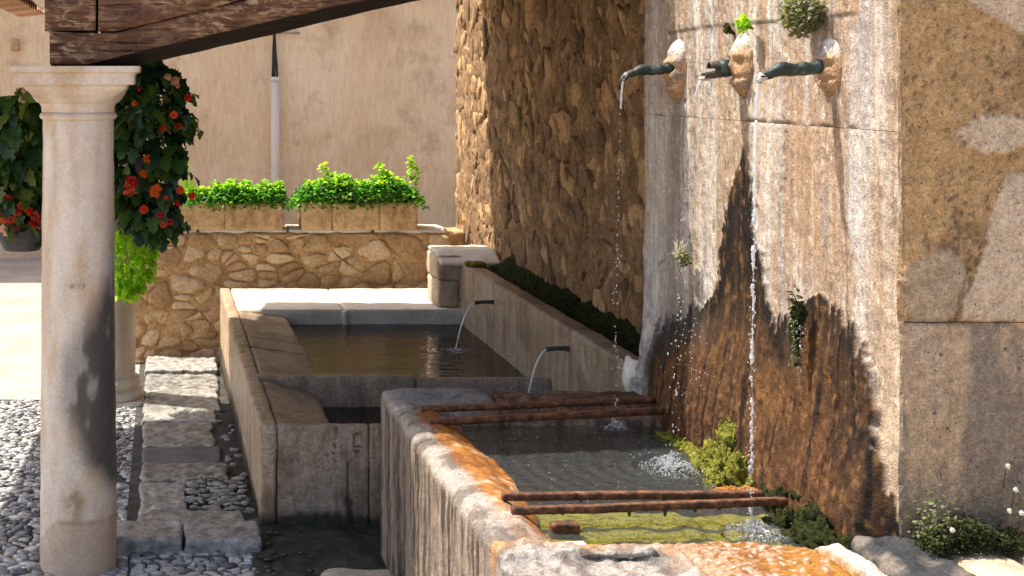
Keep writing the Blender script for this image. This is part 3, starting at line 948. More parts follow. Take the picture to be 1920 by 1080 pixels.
fount = thing('fountain_wall', (2.4, 4.9, 0.0), 'tall pale limestone fountain wall with three spout masks and a brown wet stain', 'fountain')
def fgrid(z0, z1, proud, joint_bot, joint_top):
    ny = 330; nz = max(8, int((z1 - z0) / 0.0065))
    holder = {}
    def fn(u, w):
        # the u ends wrap round the two corners of the block
        t = u * 1.16 - 0.08
        Y = FY0 + (FY1 - FY0) * np.clip(t, 0, 1)
        back = np.clip(np.maximum(-t, t - 1), 0, 1) / 0.08
        Z = z0 + (z1 - z0) * w
        c, b = stain_fn(Y, Z)
        X = FX - b - proud
        # recessed panel behind the masks
        x = 300 + 2500 * FX / Y; y = 150 + (CAM_H - Z) * 2500 / Y
        pt = np.interp(x, [1255, 1320, 1420, 1540, 1612], [62, 50, 42, 34, 22])
        pn = sstep(1250, 1256, x) * (1 - sstep(1606, 1616, x)) * sstep(pt - 3, pt + 3, y) * (1 - sstep(180, 330, y))
        X = X + 0.005 * pn
        rim = sstep(1250, 1256, x) * (1 - sstep(1606, 1616, x)) * np.exp(-((y - pt) / 4.0) ** 2)
        k = rim * sstep(-0.3, 0.1, fbm(np.stack([Y * 9, Z * 9, Z * 0], 1), 3, 91))
        c[:, :3] = lerp(c[:, :3], np.array([0.07, 0.06, 0.035]), 0.75 * k)
        # rounded arrises at block joints and corners
        X = X + 0.03 * np.clip(1 - (FY1 - Y) / 0.035, 0, 1) ** 2 + 0.006 * np.clip(1 - (Y - FY0) / 0.02, 0, 1) ** 2
        gap = np.where(joint_top, np.exp(-((z1 - Z) / 0.006) ** 2), 0) + np.where(joint_bot, np.exp(-((Z - z0) / 0.006) ** 2), 0)
        brk = sstep(0.05, 0.4, fbm(np.stack([Y * 8, Z * 0, Z * 0], 1), 3, 92)) * 0.7
        X = X + 0.012 * gap * brk
        c[:, :3] = lerp(c[:, :3], np.array([0.12, 0.085, 0.055]), 0.6 * np.clip(gap, 0, 1) * brk)
        X = X + back * np.where(t < 0, 0.08, 0.35)
        Y = Y + np.where(t < 0, 0.05 * np.clip(-t / 0.03, 0, 1), 0)
        holder['c'] = c
        return np.stack([X, Y, Z], 1)
    vf = grid(ny, nz, fn)
    return vf, holder['c']
for z0, z1, pr, jb, jt in ((0.45, 1.949, 0.0, False, True), (1.9505, 3.3, 0.0, True, False)):
    vf, c = fgrid(z0, z1, pr, jb, jt)
    add('stone_block', vf, MAT['fountain'], fount, col=c)
add('block_core', rbox(2.24, 2.6, 3.95, 5.86, 0, 3.3, 0.5, 0.01, 0), MAT['greystone'], fount)

# ---- carved masks with their spouts
def carved_mask(Yc, zc, hy, hz, hx, seed, broken=False):
    def cf(v):
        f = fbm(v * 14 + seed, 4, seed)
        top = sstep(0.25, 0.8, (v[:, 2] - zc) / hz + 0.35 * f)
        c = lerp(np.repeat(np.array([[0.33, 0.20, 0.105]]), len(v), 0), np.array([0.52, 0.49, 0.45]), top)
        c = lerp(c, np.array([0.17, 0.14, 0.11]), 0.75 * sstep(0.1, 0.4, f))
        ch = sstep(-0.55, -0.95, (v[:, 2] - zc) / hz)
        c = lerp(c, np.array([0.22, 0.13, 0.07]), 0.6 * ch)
        return np.concatenate([c, np.zeros((len(v), 1))], 1)
    P, F = box_grid((-1, -1, -1), (1, 1, 1), 0.05, 40)
    S = P / np.linalg.norm(P, axis=1, keepdims=True)
    t = S[:, 2]
    S[:, 1] *= np.where(t < 0, 1 - 0.35 * t * t, 1.0)
    # cheeks, brow, eye hollows and nose of a worn face looking out to -X
    prof = 0.22 * np.exp(-((t - 0.30) / 0.10) ** 2) - 0.34 * np.exp(-((t - 0.08) / 0.10) ** 2) * np.exp(-((np.abs(S[:, 1]) - 0.42) / 0.22) ** 2)
    prof += 0.34 * np.exp(-(S[:, 1] / 0.16) ** 2) * np.exp(-((t - 0.0) / 0.18) ** 2) + 0.2 * np.exp(-((t + 0.55) / 0.13) ** 2) - 0.2 * np.exp(-((t + 0.36) / 0.06) ** 2)
    prof += 0.16 * fbm(S * 2.2 + seed, 5, seed) + 0.06 * fbm(S * 9 + seed, 3, seed + 1)
    k = 1 + prof * (S[:, 0] < 0)
    v = np.stack([FX + 0.012 + S[:, 0] * hx * k, Yc + S[:, 1] * hy * (1 + .06 * fbm(S * 4, 2, seed)), zc + S[:, 2] * hz], 1)
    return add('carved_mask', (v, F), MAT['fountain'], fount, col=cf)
def beast_spout(mask, Yc, zb, x_tip, z_tip, s):
    n = 34
    t = np.linspace(0, 1, n)
    xb = FX - 0.03
    px = xb + (x_tip - xb) * t
    pz = zb + (z_tip - zb) * t + 0.010 * np.sin(t * 9) * 0 + 0.012 * np.exp(-((t - .62) / .16) ** 2) - 0.020 * np.clip((t - 0.86) / 0.14, 0, 1) ** 2
    r = np.interp(t, [0, .06, .12, .45, .55, .64, .74, .86, .95, 1], [.027, .026, .023, .024, .027, .029, .022, .017, .015, .011]) * s
    v, f = tube(np.stack([px, np.full(n, Yc), pz], 1), r, 14)
    bump = 0.004 * fbm(v * 60, 3, 5)
    # ridge of the crest along the top
    v[:, 2] += bump + 0.008 * s * (v[:, 2] > np.interp(v[:, 0], px[::-1], pz[::-1]) + 0.012 * s) * np.clip(fbm(v * np.array([45, 0, 0]), 2, 77), 0, 1)
    sp = add('spout', (v, f), MAT['bronze'], mask)
    m = t > 0.88
    v2, f2 = tube(np.stack([px[m], np.full(m.sum(), Yc), pz[m] + 0.001], 1), r[m] * 1.07, 12)
    v2 = v2 + 0.004 * np.stack([fbm(v2 * 70, 2, k) for k in (1, 2, 3)], 1)
    add('spout_lip', (v2, f2), MAT['limed'], mask)
    return sp
m1 = carved_mask(5.50, 2.135, 0.070, 0.135, 0.066, 3)
beast_spout(m1, 5.49, 2.150, 1.905, 2.118, 0.82)
m3 = carved_mask(4.265, 2.140, 0.078, 0.100, 0.040, 8)
beast_spout(m3, 4.262, 2.142, 1.912, 2.112, 0.84)
m2 = carved_mask(4.90, 2.155, 0.080, 0.125, 0.048, 14)
# middle spout: a gaping half pipe with upper and lower lip
def jaw(zs, x0, x1, th, up):
    n = 20
    def fn(u, w):
        a = (w - 0.5) * math.pi * 0.9
        X = x0 + (x1 - x0) * u
        r = 0.026 * (1 - 0.10 * u)
        return np.stack([X, 4.93 + r * np.sin(a), zs + up * r * np.cos(a) + 0.006 * up * u - 0.01 * u], 1)
    v, f = grid(16, n, fn)
    v2 = v.copy(); v2[:, 2] -= up * th
    k = 17 * (n + 1)
    F = np.concatenate([f, f[:, ::-1] + k])
    idx = np.arange(k).reshape(17, n + 1)
    edge = np.concatenate([idx[:, 0], idx[-1, 1:], idx[-2::-1, -1], idx[0, -2:0:-1]])
    e2 = np.roll(edge, -1)
    F = np.concatenate([F, np.stack([edge, edge + k, e2 + k, e2], 1)])
    return np.concatenate([v, v2]), F
add('spout', join([jaw(2.139, 2.10, 2.008, 0.006, -1), jaw(2.148, 2.10, 2.030, 0.006, 1)]), MAT['darkmetal'], m2)
add('spout_collar', tube([(2.115, 4.93, 2.145), (2.085, 4.93, 2.143), (2.065, 4.93, 2.142)], [.030, .034, .031], 16), MAT['bronze'], m2)
add('spout_lip', rbox(1.995, 2.035, 4.915, 4.945, 2.098, 2.112, 0.008, 0.006, 0.003, 60, 4), MAT['limed'], m2)

# ---- right wall (faces -Y)
rw = thing('rendered_wall', (3.2, 3.9, 0.6), 'patched ochre rendered wall with a grey stone plinth on the right of the fountain', 'wall')
def rw_col(X, Z):
    x = 300 + 2500 * X / 3.85; y = 150 + (CAM_H - Z) * 2500 / 3.85
    p = np.stack([X * 4, Z * 4, X * 0], 1)
    bl = fbm(p, 5, 101); fine = fbm(p * 7, 4, 102); big = fbm(p * 0.5, 3, 103)
    gold = np.array([0.45, 0.275, 0.125]); gold2 = np.array([0.32, 0.19, 0.085]); pale = np.array([0.60, 0.46, 0.325])
    c = lerp(np.repeat(gold[None], len(X), 0), gold2, sstep(-0.15, 0.35, bl + big * .5))
    sp = fbm(np.stack([X * 70, Z * 70, X * 0], 1), 2, 106)
    c = lerp(c, np.array([0.13, 0.08, 0.045]), 0.7 * sstep(.30, .55, sp + .3 * bl))
    c = lerp(c, np.array([0.55, 0.38, 0.22]), 0.5 * sstep(.35, .6, -sp + .2 * bl))
    j = 12 * bl + 14 * fine + 6 * fbm(p * 22, 2, 105) + 20 * fbm(p * 2.6, 3, 107)
    e1 = 1 - ((x - 1860) / 92) ** 2 - ((y - 255 + (x - 1860) * 0.14) / 38) ** 2 + 0.03 * j
    e1 = sstep(-0.05, 0.12, e1)
    xl = np.interp(y, [320, 345, 450, 520, 560, 606], [1900, 1872, 1845, 1815, 1803, 1800]) + j * .8
    e2 = sstep(0, 8, x - xl) * sstep(316, 330, y - 0.5 * (1920 - x) * 0 + j * .3) * (1 - sstep(600, 606, y))
    e3 = sstep(0, 8, x - (1800 + y * 1.6) + j) * (1 - sstep(52, 70, y - (x - 1900) * .1 + j))
    e4 = sstep(0, 6, 1 - ((x - 1745) / 62) ** 2 - ((y - 545) / 62) ** 2 + .05 * j) * 0.0
    pk = np.maximum(np.maximum(e1, e2), e3)
    c = lerp(c, pale * (1 + 0.18 * bl)[:, None], 0.85 * pk)
    e5 = sstep(-0.1, 0.3, 1 - ((x - 1740) / 65) ** 2 - ((y - 540) / 70) ** 2 + .03 * j)
    c = lerp(c, np.array([0.42, 0.325, 0.22]), 0.7 * e5)
    # plinth
    pl = sstep(602, 610, y)
    st = fbm(np.stack([X * 12, Z * 1.6, X * 0], 1), 4, 104)
    g = lerp(np.repeat(np.array([[0.46, 0.325, 0.20]]), len(X), 0), np.array([0.26, 0.20, 0.145]), sstep(-0.1, 0.35, st + .5 * bl + 0.25 * big))
    g = lerp(g, np.array([0.45, 0.335, 0.23]), 0.8 * sstep(0.1, 0.4, -st + .4 * bl))
    c = lerp(c, g, pl)
    # dark speck holes
    for hx, hy in ((1763, 664), (1752, 775), (1776, 803), (1885, 655), (1910, 690)):
        hole = np.exp(-(((x - hx) ** 2 + (y - hy) ** 2) / 9.0))
        c = lerp(c, np.array([0.02, 0.015, 0.01]), np.clip(hole * 1.2, 0, 1))
    # crack between patch and render, running to the joint
    cx = np.interp(y, [300, 345, 450, 520, 560, 606], [1890, 1866, 1838, 1808, 1797, 1795]) + 3 * fine
    ck = np.exp(-((x - cx) / 3.0) ** 2) * sstep(480, 520, y) * (1 - sstep(600, 606, y))
    c = lerp(c, np.array([0.10, 0.07, 0.04]), 0.7 * ck)
    moss = sstep(905, 1000, y + 30 * bl) * sstep(-0.2, 0.2, fine + 0.1)
    c = lerp(c, np.array([0.05, 0.055, 0.022]), 0.6 * moss)
    c = c * (1 + 0.28 * fine)[:, None]
    rim = np.exp(-((pk - .5) / .3) ** 2)
    c = c * (1 - .35 * rim * sstep(-.3, .3, fine))[:, None]
    rel = 0.009 * pk + 0.005 * e5 + 0.004 * bl + 0.0045 * fine
    return np.concatenate([np.clip(c, .005, .85), np.zeros((len(X), 1))], 1), rel
def rgrid(z0, z1, proud, xoff, nz, jt, jb):
    H = {}
    def fn(u, w):
        X = FX + xoff + (4.6 - FX - xoff) * (u ** 1.7); Z = z0 + (z1 - z0) * w
        c, rel = rw_col(X, Z)
        e = np.clip(1 - (X - FX - xoff) / 0.03, 0, 1) ** 2
        Y = 3.85 - proud - rel + 0.008 * e
        g = np.exp(-((z1 - Z) / 0.007) ** 2) * jt + np.exp(-((Z - z0) / 0.007) ** 2) * jb
        brk = 0.75 * sstep(-0.2, 0.2, fbm(np.stack([X * 9, X * 0, X * 0], 1), 3, 93))
        Y = Y + 0.008 * g * brk
        c[:, :3] = lerp(c[:, :3], np.array([0.09, 0.065, 0.04]), 0.7 * np.clip(g, 0, 1) * brk)
        XX = X + 0.006 * fbm(np.stack([Z * 6, Z * 0, Z * 0], 1), 3, 95) * np.clip(1 - (X - FX) / 0.1, 0, 1)
        H['c'] = c
        return np.stack([XX, Y, Z], 1)
    vf = grid(330, nz, fn)
    return vf, H['c']
vf, c = rgrid(1.401, 3.3, 0.0, -0.003, 280, 0, 1); add('render', vf, MAT['rightwall'], rw, col=c)
vf, c = rgrid(0.60, 1.399, 0.002, -0.003, 150, 1, 0); add('plinth', vf, MAT['rightwall'], rw, col=c)
add('wall_core', rbox(2.62, 4.6, 3.92, 5.7, 0.0, 3.3, 0.6, 0.01, 0), MAT['greystone'], rw)

# =================================================================== WASHING POOL
pool = thing('washing_pool', (1.3, 8.3, -0.1), 'long stone washing pool with sloping slabs in two compartments under the roof', 'washing pool')
RZ = 0.473
def pool_col(warm, cracks=()):
    def fn(v):
        bl = fbm(v * 4, 5, 261); fine = fbm(v * 28, 4, 262); st = fbm(v * np.array([16, 16, 1.4]), 4, 263)
        c = lerp(np.repeat(np.array([[0.34, 0.26, 0.19]]), len(v), 0), np.array([0.20, 0.155, 0.115]), sstep(-.1, .35, bl + .4 * st))
        c2 = lerp(np.repeat(np.array([[0.54, 0.385, 0.24]]), len(v), 0), np.array([0.34, 0.215, 0.115]), sstep(0.0, .35, st + .4 * bl))
        c = lerp(c, c2, np.full(len(v), warm))
        c = lerp(c, np.array([0.33, 0.28, 0.22]), .6 * sstep(.12, .4, -bl + .4 * fine))
        c = lerp(c, np.array([0.20, 0.13, 0.06]), .5 * sstep(.15, .4, -st + .3 * fine) * sstep(.3, .4, v[:, 2]))
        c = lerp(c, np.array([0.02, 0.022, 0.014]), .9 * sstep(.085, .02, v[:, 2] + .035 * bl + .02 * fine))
        for pts, w in cracks:
            d = np.full(len(v), 9.0)
            for (xa, za), (xb, zb) in zip(pts[:-1], pts[1:]):
                ab = np.array([xb - xa, zb - za]); t = np.clip(((v[:, 0] - xa) * ab[0] + (v[:, 2] - za) * ab[1]) / (ab @ ab), 0, 1)
                d = np.minimum(d, np.hypot(v[:, 0] - xa - t * ab[0], v[:, 2] - za - t * ab[1]))
            c = lerp(c, np.array([0.025, 0.02, 0.016]), .85 * sstep(w, w * .3, d + .004 * fine))
        return np.concatenate([c * (1 + .3 * fine)[:, None], np.zeros((len(v), 1))], 1)
    return fn
CR = [([(.83, .46), (.83, .40), (.825, .37)], .008), ([(.945, .435), (.915, .425), (.91, .375), (.95, .37)], .009), ([(.78, .33), (.83, .345), (.95, .348)], .006), ([(.885, .30), (.885, .12)], .009), ([(.885, .12), (.9, .02)], .03)]
def wob(a):
    def post(P):
        P = P.copy(); P[:, 2] += a * fbm(P * np.array([2, 2, 0]), 3, 7) * (P[:, 2] > 0.2)
        return P
    return post
for i, (ya, yb) in enumerate(((6.283, 7.60), (7.607, 9.05), (9.057, 10.44))):
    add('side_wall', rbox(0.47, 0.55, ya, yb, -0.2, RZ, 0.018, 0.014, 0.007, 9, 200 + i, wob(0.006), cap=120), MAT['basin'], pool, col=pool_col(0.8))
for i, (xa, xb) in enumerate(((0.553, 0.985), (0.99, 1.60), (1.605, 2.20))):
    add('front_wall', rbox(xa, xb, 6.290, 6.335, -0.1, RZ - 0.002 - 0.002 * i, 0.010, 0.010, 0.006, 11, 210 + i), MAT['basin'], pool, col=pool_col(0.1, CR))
def slope(x0, k):
    def post(P):
        P = P.copy(); P[:, 2] -= np.clip(P[:, 0] - x0, 0, 9) * k * (P[:, 2] > 0.2)
        return P
    return post
for i, (ya, yb, xe) in enumerate(((7.38, 8.16, .905), (8.17, 8.50, .915), (8.51, 9.455, .90))):
    add('washing_slab', rbox(0.553, xe, ya, yb, 0.0, RZ - 0.004, 0.022, 0.012, 0.008, 10, 220 + i, slope(0.56, 0.16)), MAT['basin'], pool, col=pool_col(0.15))
add('washing_slab', rbox(0.553, 0.85, 6.338, 7.285, 0.0, RZ - 0.010, 0.022, 0.012, 0.008, 10, 225, slope(0.56, 0.25)), MAT['basin'], pool, col=pool_col(0.15))
add('divider', rbox(0.53, 1.40, 7.292, 7.372, 0.0, RZ + 0.004, 0.02, 0.012, 0.006, 10, 230), MAT['basin'], pool, col=pool_col(0.15))
add('divider', rbox(1.406, 2.15, 7.292, 7.372, 0.0, RZ - 0.012, 0.02, 0.012, 0.006, 10, 231), MAT['basin'], pool, col=pool_col(0.15))
for i, (xa, xb) in enumerate(((0.553, 1.312), (1.314, 2.20))):
    add('rim_slab', rbox(xa, xb, 9.462, 10.43, -0.1, RZ - 0.001, 0.03, 0.012, 0.006, 7, 240 + i, cap=70), MAT['limestone'], pool)
add('notch_light_strip', rbox(1.293, 1.335, 9.440, 9.475, 0.20, 0.462, 0.02, 0.006, 0.003, 10, 244), MAT['limestone'], pool)  # pale stone strip standing in for light through a notch in the rim
add('floor', rbox(0.55, 2.2, 6.33, 9.47, -0.15, 0.02, 0.2, 0.01, 0.01, 3, 250), MAT['wetground'], pool)

def water_sheet(x0, x1, y0, y1, z, res, waves, base):
    def fn(u, w):
        X = x0 + (x1 - x0) * u; Y = y0 + (y1 - y0) * w
        Z = np.full_like(X, z)
        for (cx, cy, amp, lam, fall) in waves:
            r = np.hypot(X - cx, Y - cy)
            Z = Z + amp * np.sin(r * 2 * np.pi / lam + 3 * vnoise(np.stack([X * 4, Y * 4, X * 0], 1), 9)) * np.exp(-r / fall)
        Z = Z + base * fbm(np.stack([X * 7, Y * 7, X * 0], 1), 3, 55)
        return np.stack([X, Y, Z], 1)
    return grid(int((x1 - x0) / res), int((y1 - y0) / res), fn)
tag(add('pool_water', water_sheet(0.82, 2.16, 7.34, 9.50, 0.367, 0.016, [(1.90, 8.55, 0.0022, 0.055, 0.30)], 0.0012), MAT['poolwater']), kind='structure')
tag(add('small_pool_water', water_sheet(0.74, 2.16, 6.32, 7.31, 0.312, 0.02, [(1.90, 6.99, 0.002, 0.05, 0.25)], 0.001), MAT['poolwater']), kind='structure')

# ---- parapet on the right of the pool
par = thing('stone_parapet', (2.3, 7.8, 0.0), 'long grey slab parapet with two small iron spouts along the right of the pool', 'parapet')
ys = [5.86, 6.98, 8.55, 9.52]
for i in range(3):
    p = add('parapet_slab', rbox(2.14, 2.26, ys[i] + 0.004, ys[i + 1] - 0.004, -0.05, 0.80, 0.016, 0.014, 0.007, 8, 260 + i, cap=100), MAT['basin'], par, col=pool_col(0.25))
add('backing', rbox(2.264, 2.50, 5.95, 9.55, -0.05, 0.77, 0.06, 0.02, 0.01, 6, 265), MAT['darkmoss'], par)
add('end_pier', rbox(1.985, 2.14, 9.525, 9.90, RZ, 0.665, 0.022, 0.02, 0.010, 9, 270), MAT['tanstone'], par)
add('end_pier', rbox(1.98, 2.16, 9.515, 9.92, 0.668, 0.845, 0.022, 0.02, 0.010, 9, 271), MAT['tanstone'], par)
add('cap_slab', rbox(1.985, 2.42, 9.44, 9.90, 0.848, 0.876, 0.022, 0.016, 0.008, 9, 272, lambda P: P - np.array([0, 0, 0.10]) * np.clip((9.62 - P[:, 1:2]) / 0.25, 0, 1)), MAT['limestone'], par)
for (Y, z, L) in ((8.56, 0.672, 0.12), (6.99, 0.690, 0.115)):
    t = np.linspace(0, 1, 10)
    v, f = tube(np.stack([2.16 - (L + 0.02) * t, np.full(10, Y), z + 0.005 * np.sin(t * 3.0) - 0.004 * t], 1), np.interp(t, [0, .15, .2, .8, 1], [.017, .017, .012, .011, .012]), 12, False)
    add('spout', (v, f), MAT['darkmetal'], par)

# moss growing along the parapet top
def mstrip(u, w):
    Y = 5.98 + 3.42 * u; X = 2.30 + 0.175 * w
    p = np.stack([X * 9, Y * 9, X * 0], 1)
    Z = 0.775 + 0.075 * w ** 1.5 * (1 + .5 * fbm(p * .35, 3, 71)) + 0.022 * fbm(p, 4, 72) + 0.014 * fbm(p * 4, 3, 73)
    Z = np.where(w < 0.02, 0.76, Z)
    return np.stack([X + .02 * fbm(p * .8, 3, 74), Y, Z], 1)
vf = grid(420, 34, mstrip)
pm_t = thing('parapet_moss', (2.35, 7.7, 0.8), 'dark moss strip growing along the top of the long pool parapet', 'moss')
tag(add('cushion', vf, MAT['darkmoss'], pm_t), kind='stuff')
rg = random.Random(12)
pts = [vf[0][rg.randrange(len(vf[0]))] for _ in range(3600)]
(v, f), r = leaves(pts, 'small', [rg.uniform(.005, .012) for _ in pts], 13, (-1.3, .8))
tag(add('fronds', (v, f), MAT['dark_moss_leaf'], pm_t, rnd=r), kind='stuff')
tag(add('moss_patch', join([blob((2.20 + .04 * math.cos(k), 9.32 + 0.03 * math.sin(k * 2), 0.815), (.035, .05, .018), 850 + k, 4, .4, 2.5) for k in range(6)]), MAT['moss']),
    'small yellow green moss patch at the far end of the parapet by its white cap', 'moss', kind='stuff')

# =================================================================== FRONT BASIN
basin = thing('front_basin', (1.5, 4.7, 0.0), 'deep stone fountain basin with a worn orange stained rim under the three spouts', 'basin')
BZ = 0.75
def basin_col(v):
    X, Y, Z = v.T
    p = v * 5
    bl = fbm(p, 5, 301); fine = fbm(p * 6, 4, 302)
    st = fbm(np.stack([Y * 26, X * 26, Z * 1.1], 1), 5, 303)
    st2_ = .55 * st + .6 * fbm(np.stack([Y * 70, X * 70, Z * 2.4], 1), 3, 304)
    face = lerp(np.repeat(np.array([[0.215, 0.165, 0.122]]), len(v), 0), np.array([0.065, 0.048, 0.037]), sstep(-0.05, 0.28, st2_ + .25 * bl))
    face = lerp(face, np.array([0.29, 0.24, 0.195]), 0.7 * sstep(0.1, 0.4, -st + .3 * bl))
    top = lerp(np.repeat(np.array([[0.31, 0.27, 0.23]]), len(v), 0), np.array([0.14, 0.115, 0.095]), sstep(0.0, 0.35, bl + .4 * fine))
    k = sstep(0.69, 0.735, Z + 0.012 * bl)
    c = lerp(face, top, k)
    # rusty algae on the inner half of the rim and down to the water
    ina = sstep(1.035, 1.075, X + 0.035 * bl + 0.01 * fine) * (Y < 5.42)
    ora = lerp(np.repeat(np.array([[0.31, 0.125, 0.028]]), len(v), 0), np.array([0.17, 0.068, 0.018]), sstep(-.1, .35, fine + bl))
    ora = lerp(ora, np.array([0.42, 0.30, 0.21]), 0.8 * sstep(0.1, 0.4, -bl + .5 * fine))
    c = lerp(c, ora, ina * sstep(0.5, 0.6, Z) * (1 - 0.65 * sstep(4.35, 4.1, Y) * (X < 1.14)))
    # dark wet back rim
    bk = sstep(5.42, 5.52, Y)
    dk = lerp(np.repeat(np.array([[0.065, 0.036, 0.024]]), len(v), 0), np.array([0.15, 0.083, 0.05]), sstep(-.1, .4, fine + bl))
    dk2 = lerp(np.repeat(np.array([[0.19, 0.18, 0.17]]), len(v), 0), np.array([0.10, 0.095, 0.09]), sstep(-.1, .4, fine + bl))
    dk = lerp(dk2, dk, sstep(1.25, 1.45, X + .1 * bl))
    c = lerp(c, dk, bk * sstep(0.66, 0.72, Z) * sstep(1.0, 1.06, X))
    under = (1 - sstep(0.62, 0.68, Z)) * sstep(1.1, 1.16, X)
    c = lerp(c, np.array([0.07, 0.062, 0.045]), 0.75 * under * (Y > 4.3))
    c = c * (1 + 0.25 * fine)[:, None]
    wet = np.clip(ina * 0.6 * sstep(0.6, .7, Z) + bk * 0.75, 0, 1)
    return np.concatenate([np.clip(c, .005, .85), wet[:, None]], 1)
def basin_left(P):
    P = P.copy()
    X, Y, Z = P.T
    topm = sstep(0.35, 0.73, Z)
    # outer top edge worn round, inner half dished towards the water
    dz = -0.018 * np.clip((1.03 - X) / 0.06, 0, 1) ** 2
    dz = dz - 0.65 * np.clip(X - 1.11, 0, 0.16) * (1 + 0.5 * fbm(np.stack([Y * 3, Y * 0, Y * 0], 1), 3, 311))
    dz = dz + 0.012 * fbm(np.stack([X * 8, Y * 5, X * 0], 1), 4, 312) - 0.009 * np.abs(fbm(np.stack([X * 34, Y * 26, X * 0], 1), 3, 317))
    P[:, 2] += dz * topm
    gr = fbm(np.stack([Y * 34, Y * 0, Z * 1.6], 1), 4, 313)
    P[:, 0] += 0.007 * gr * (X < 1.0)
    P[:, 0] += 0.02 * fbm(np.stack([Y * 2.2, Y * 0, Z * 0], 1), 3, 314) * (X > 1.15)
    return P
for i, (ya, yb) in enumerate(((3.905, 4.115), (4.121, 5.03), (5.037, 5.50))):
    add('rim_block', rbox(0.965, 1.245, ya, yb, 0.0, BZ + (0.006 if i == 0 else 0), 0.0125, 0.022, 0.007, 12, 310 + i, basin_left, cap=110), MAT['basin'], basin, col=basin_col)
def basin_back(P):
    P = P.copy(); X, Y, Z = P.T
    st = np.where(Y < 5.60, 0.030, 0.0) * sstep(0.5, 0.74, Z) * sstep(1.15, 1.25, X)
    P[:, 2] -= st
    P[:, 2] += 0.012 * fbm(np.stack([X * 5, Y * 8, X * 0], 1), 4, 316) * (Z > .5)
    return P
add('back_rim', rbox(0.966, 1.42, 5.506, 5.85, 0.0, BZ, 0.0135, 0.024, 0.007, 12, 320, basin_back), MAT['basin'], basin, col=basin_col)
add('back_rim', rbox(1.426, 2.16, 5.50, 5.85, 0.0, BZ - 0.006, 0.0135, 0.03, 0.012, 12, 321, basin_back), MAT['basin'], basin, col=basin_col)
# front rim: broken pale block, then an orange crusted block
def front_pale(v):
    bl = fbm(v * 9, 5, 331); fine = fbm(v * 40, 4, 332)
    c = lerp(np.repeat(np.array([[0.31, 0.275, 0.24]]), len(v), 0), np.array([0.13, 0.11, 0.095]), sstep(-0.1, 0.3, bl + .5 * fine))
    c = lerp(c, np.array([0.13, 0.09, 0.07]), 0.8 * sstep(0.22, 0.42, -bl + .4 * fine))
    c = lerp(c, np.array([0.44, 0.22, 0.08]), 0.8 * sstep(3.80, 3.93, v[:, 1] + .06 * bl))
    c = lerp(c, np.array([0.46, 0.26, 0.14]), 0.75 * sstep(1.44, 1.56, v[:, 0] + .08 * bl))
    return np.concatenate([c * (1 + .3 * fine)[:, None], np.zeros((len(v), 1))], 1)
def front_orange(v):
    bl = fbm(v * 8, 5, 341); fine = fbm(v * 75, 4, 342)
    c = lerp(np.repeat(np.array([[0.255, 0.112, 0.020]]), len(v), 0), np.array([0.16, 0.062, 0.014]), sstep(-.15, .3, bl))
    c = lerp(c, np.array([0.34, 0.20, 0.12]), 0.85 * sstep(0.0, 0.3, fine + 0.35 * bl + 0.25 * sstep(1.75, 1.5, v[:, 0])))
    c = lerp(c, np.array([0.42, 0.37, 0.32]), 0.8 * sstep(0.28, 0.5, fine + .3 * bl))
    c = lerp(c, np.array([0.40, 0.375, 0.35]), 0.85 * sstep(1.905, 1.935, v[:, 0] + .03 * bl))
    return np.concatenate([c, np.full((len(v), 1), 0.6)], 1)
def chip(P):
    P = P.copy(); X, Y, Z = P.T
    P[:, 2] += (0.016 * fbm(np.stack([X * 7, Y * 7, X * 0], 1), 4, 333) + 0.006 * fbm(np.stack([X * 40, Y * 40, X * 0], 1), 3, 334)) * (Z > .6)
    # broken shallow scoop along the front half
    e = 3.79 + 0.05 * fbm(np.stack([X * 6, X * 0, X * 0], 1), 3, 335)
    P[:, 2] -= 0.022 * sstep(e + 0.012, e - 0.012, Y) * (Z > .6) * (1 - sstep(1.42, 1.5, X))
    P[:, 2] -= 0.10 * np.clip(3.62 - Y, 0, 1) * (Z > .6)
    return P
def dome(P):
    P = P.copy(); X, Y, Z = P.T
    P[:, 2] += (0.020 * np.cos(np.clip((Y - 3.72) / 0.26, -1, 1) * 1.5) - 0.012 + 0.012 * fbm(np.stack([X * 9, Y * 9, X * 0], 1), 4, 343) + 0.004 * fbm(np.stack([X * 50, Y * 50, X * 0], 1), 3, 344)) * (Z > .6)
    cr = 1.905 + 0.35 * (3.80 - Y) * -0.12 + 0.012 * fbm(np.stack([Y * 14, Y * 0, Y * 0], 1), 3, 345)
    P[:, 2] -= 0.03 * np.exp(-((X - cr) / 0.008) ** 2) * (Z > .6)
    return P
add('front_rim', rbox(0.966, 1.495, 3.45, 3.90, 0.0, BZ + 0.004, 0.0105, 0.024, 0.008, 16, 330, chip, cap=110), MAT['basin'], basin, col=front_pale)
add('front_rim', rbox(1.50, 2.0, 3.45, 3.93, 0.0, BZ - 0.004, 0.0105, 0.03, 0.008, 16, 340, dome, cap=110), MAT['basin'], basin, col=front_orange)
# a curled flake of old lime on the broken block
def flake(u, w):
    X = 1.16 + 0.25 * u; a = w * 3.4 * (0.35 + 0.65 * u)
    R = (0.010 + 0.014 * u) * (1 + .5 * fbm(np.stack([u * 7, u * 0, u * 0], 1), 3, 8))
    return np.stack([X + 0.01 * np.sin(w * 5), 3.80 + 0.012 * u - R * np.sin(a), BZ - 0.012 + R * (1 - np.cos(a)) * 0.6 + 0.004 * fbm(np.stack([u * 8, w * 5, u * 0], 1), 2, 4)], 1)
add('lime_flake', grid(26, 14, flake), MAT['basin'], basin, col=front_pale)
add('floor', rbox(1.2, 2.18, 3.88, 5.52, 0.0, 0.30, 0.06, 0.02, 0.02, 4, 350), MAT['greystone'], basin)
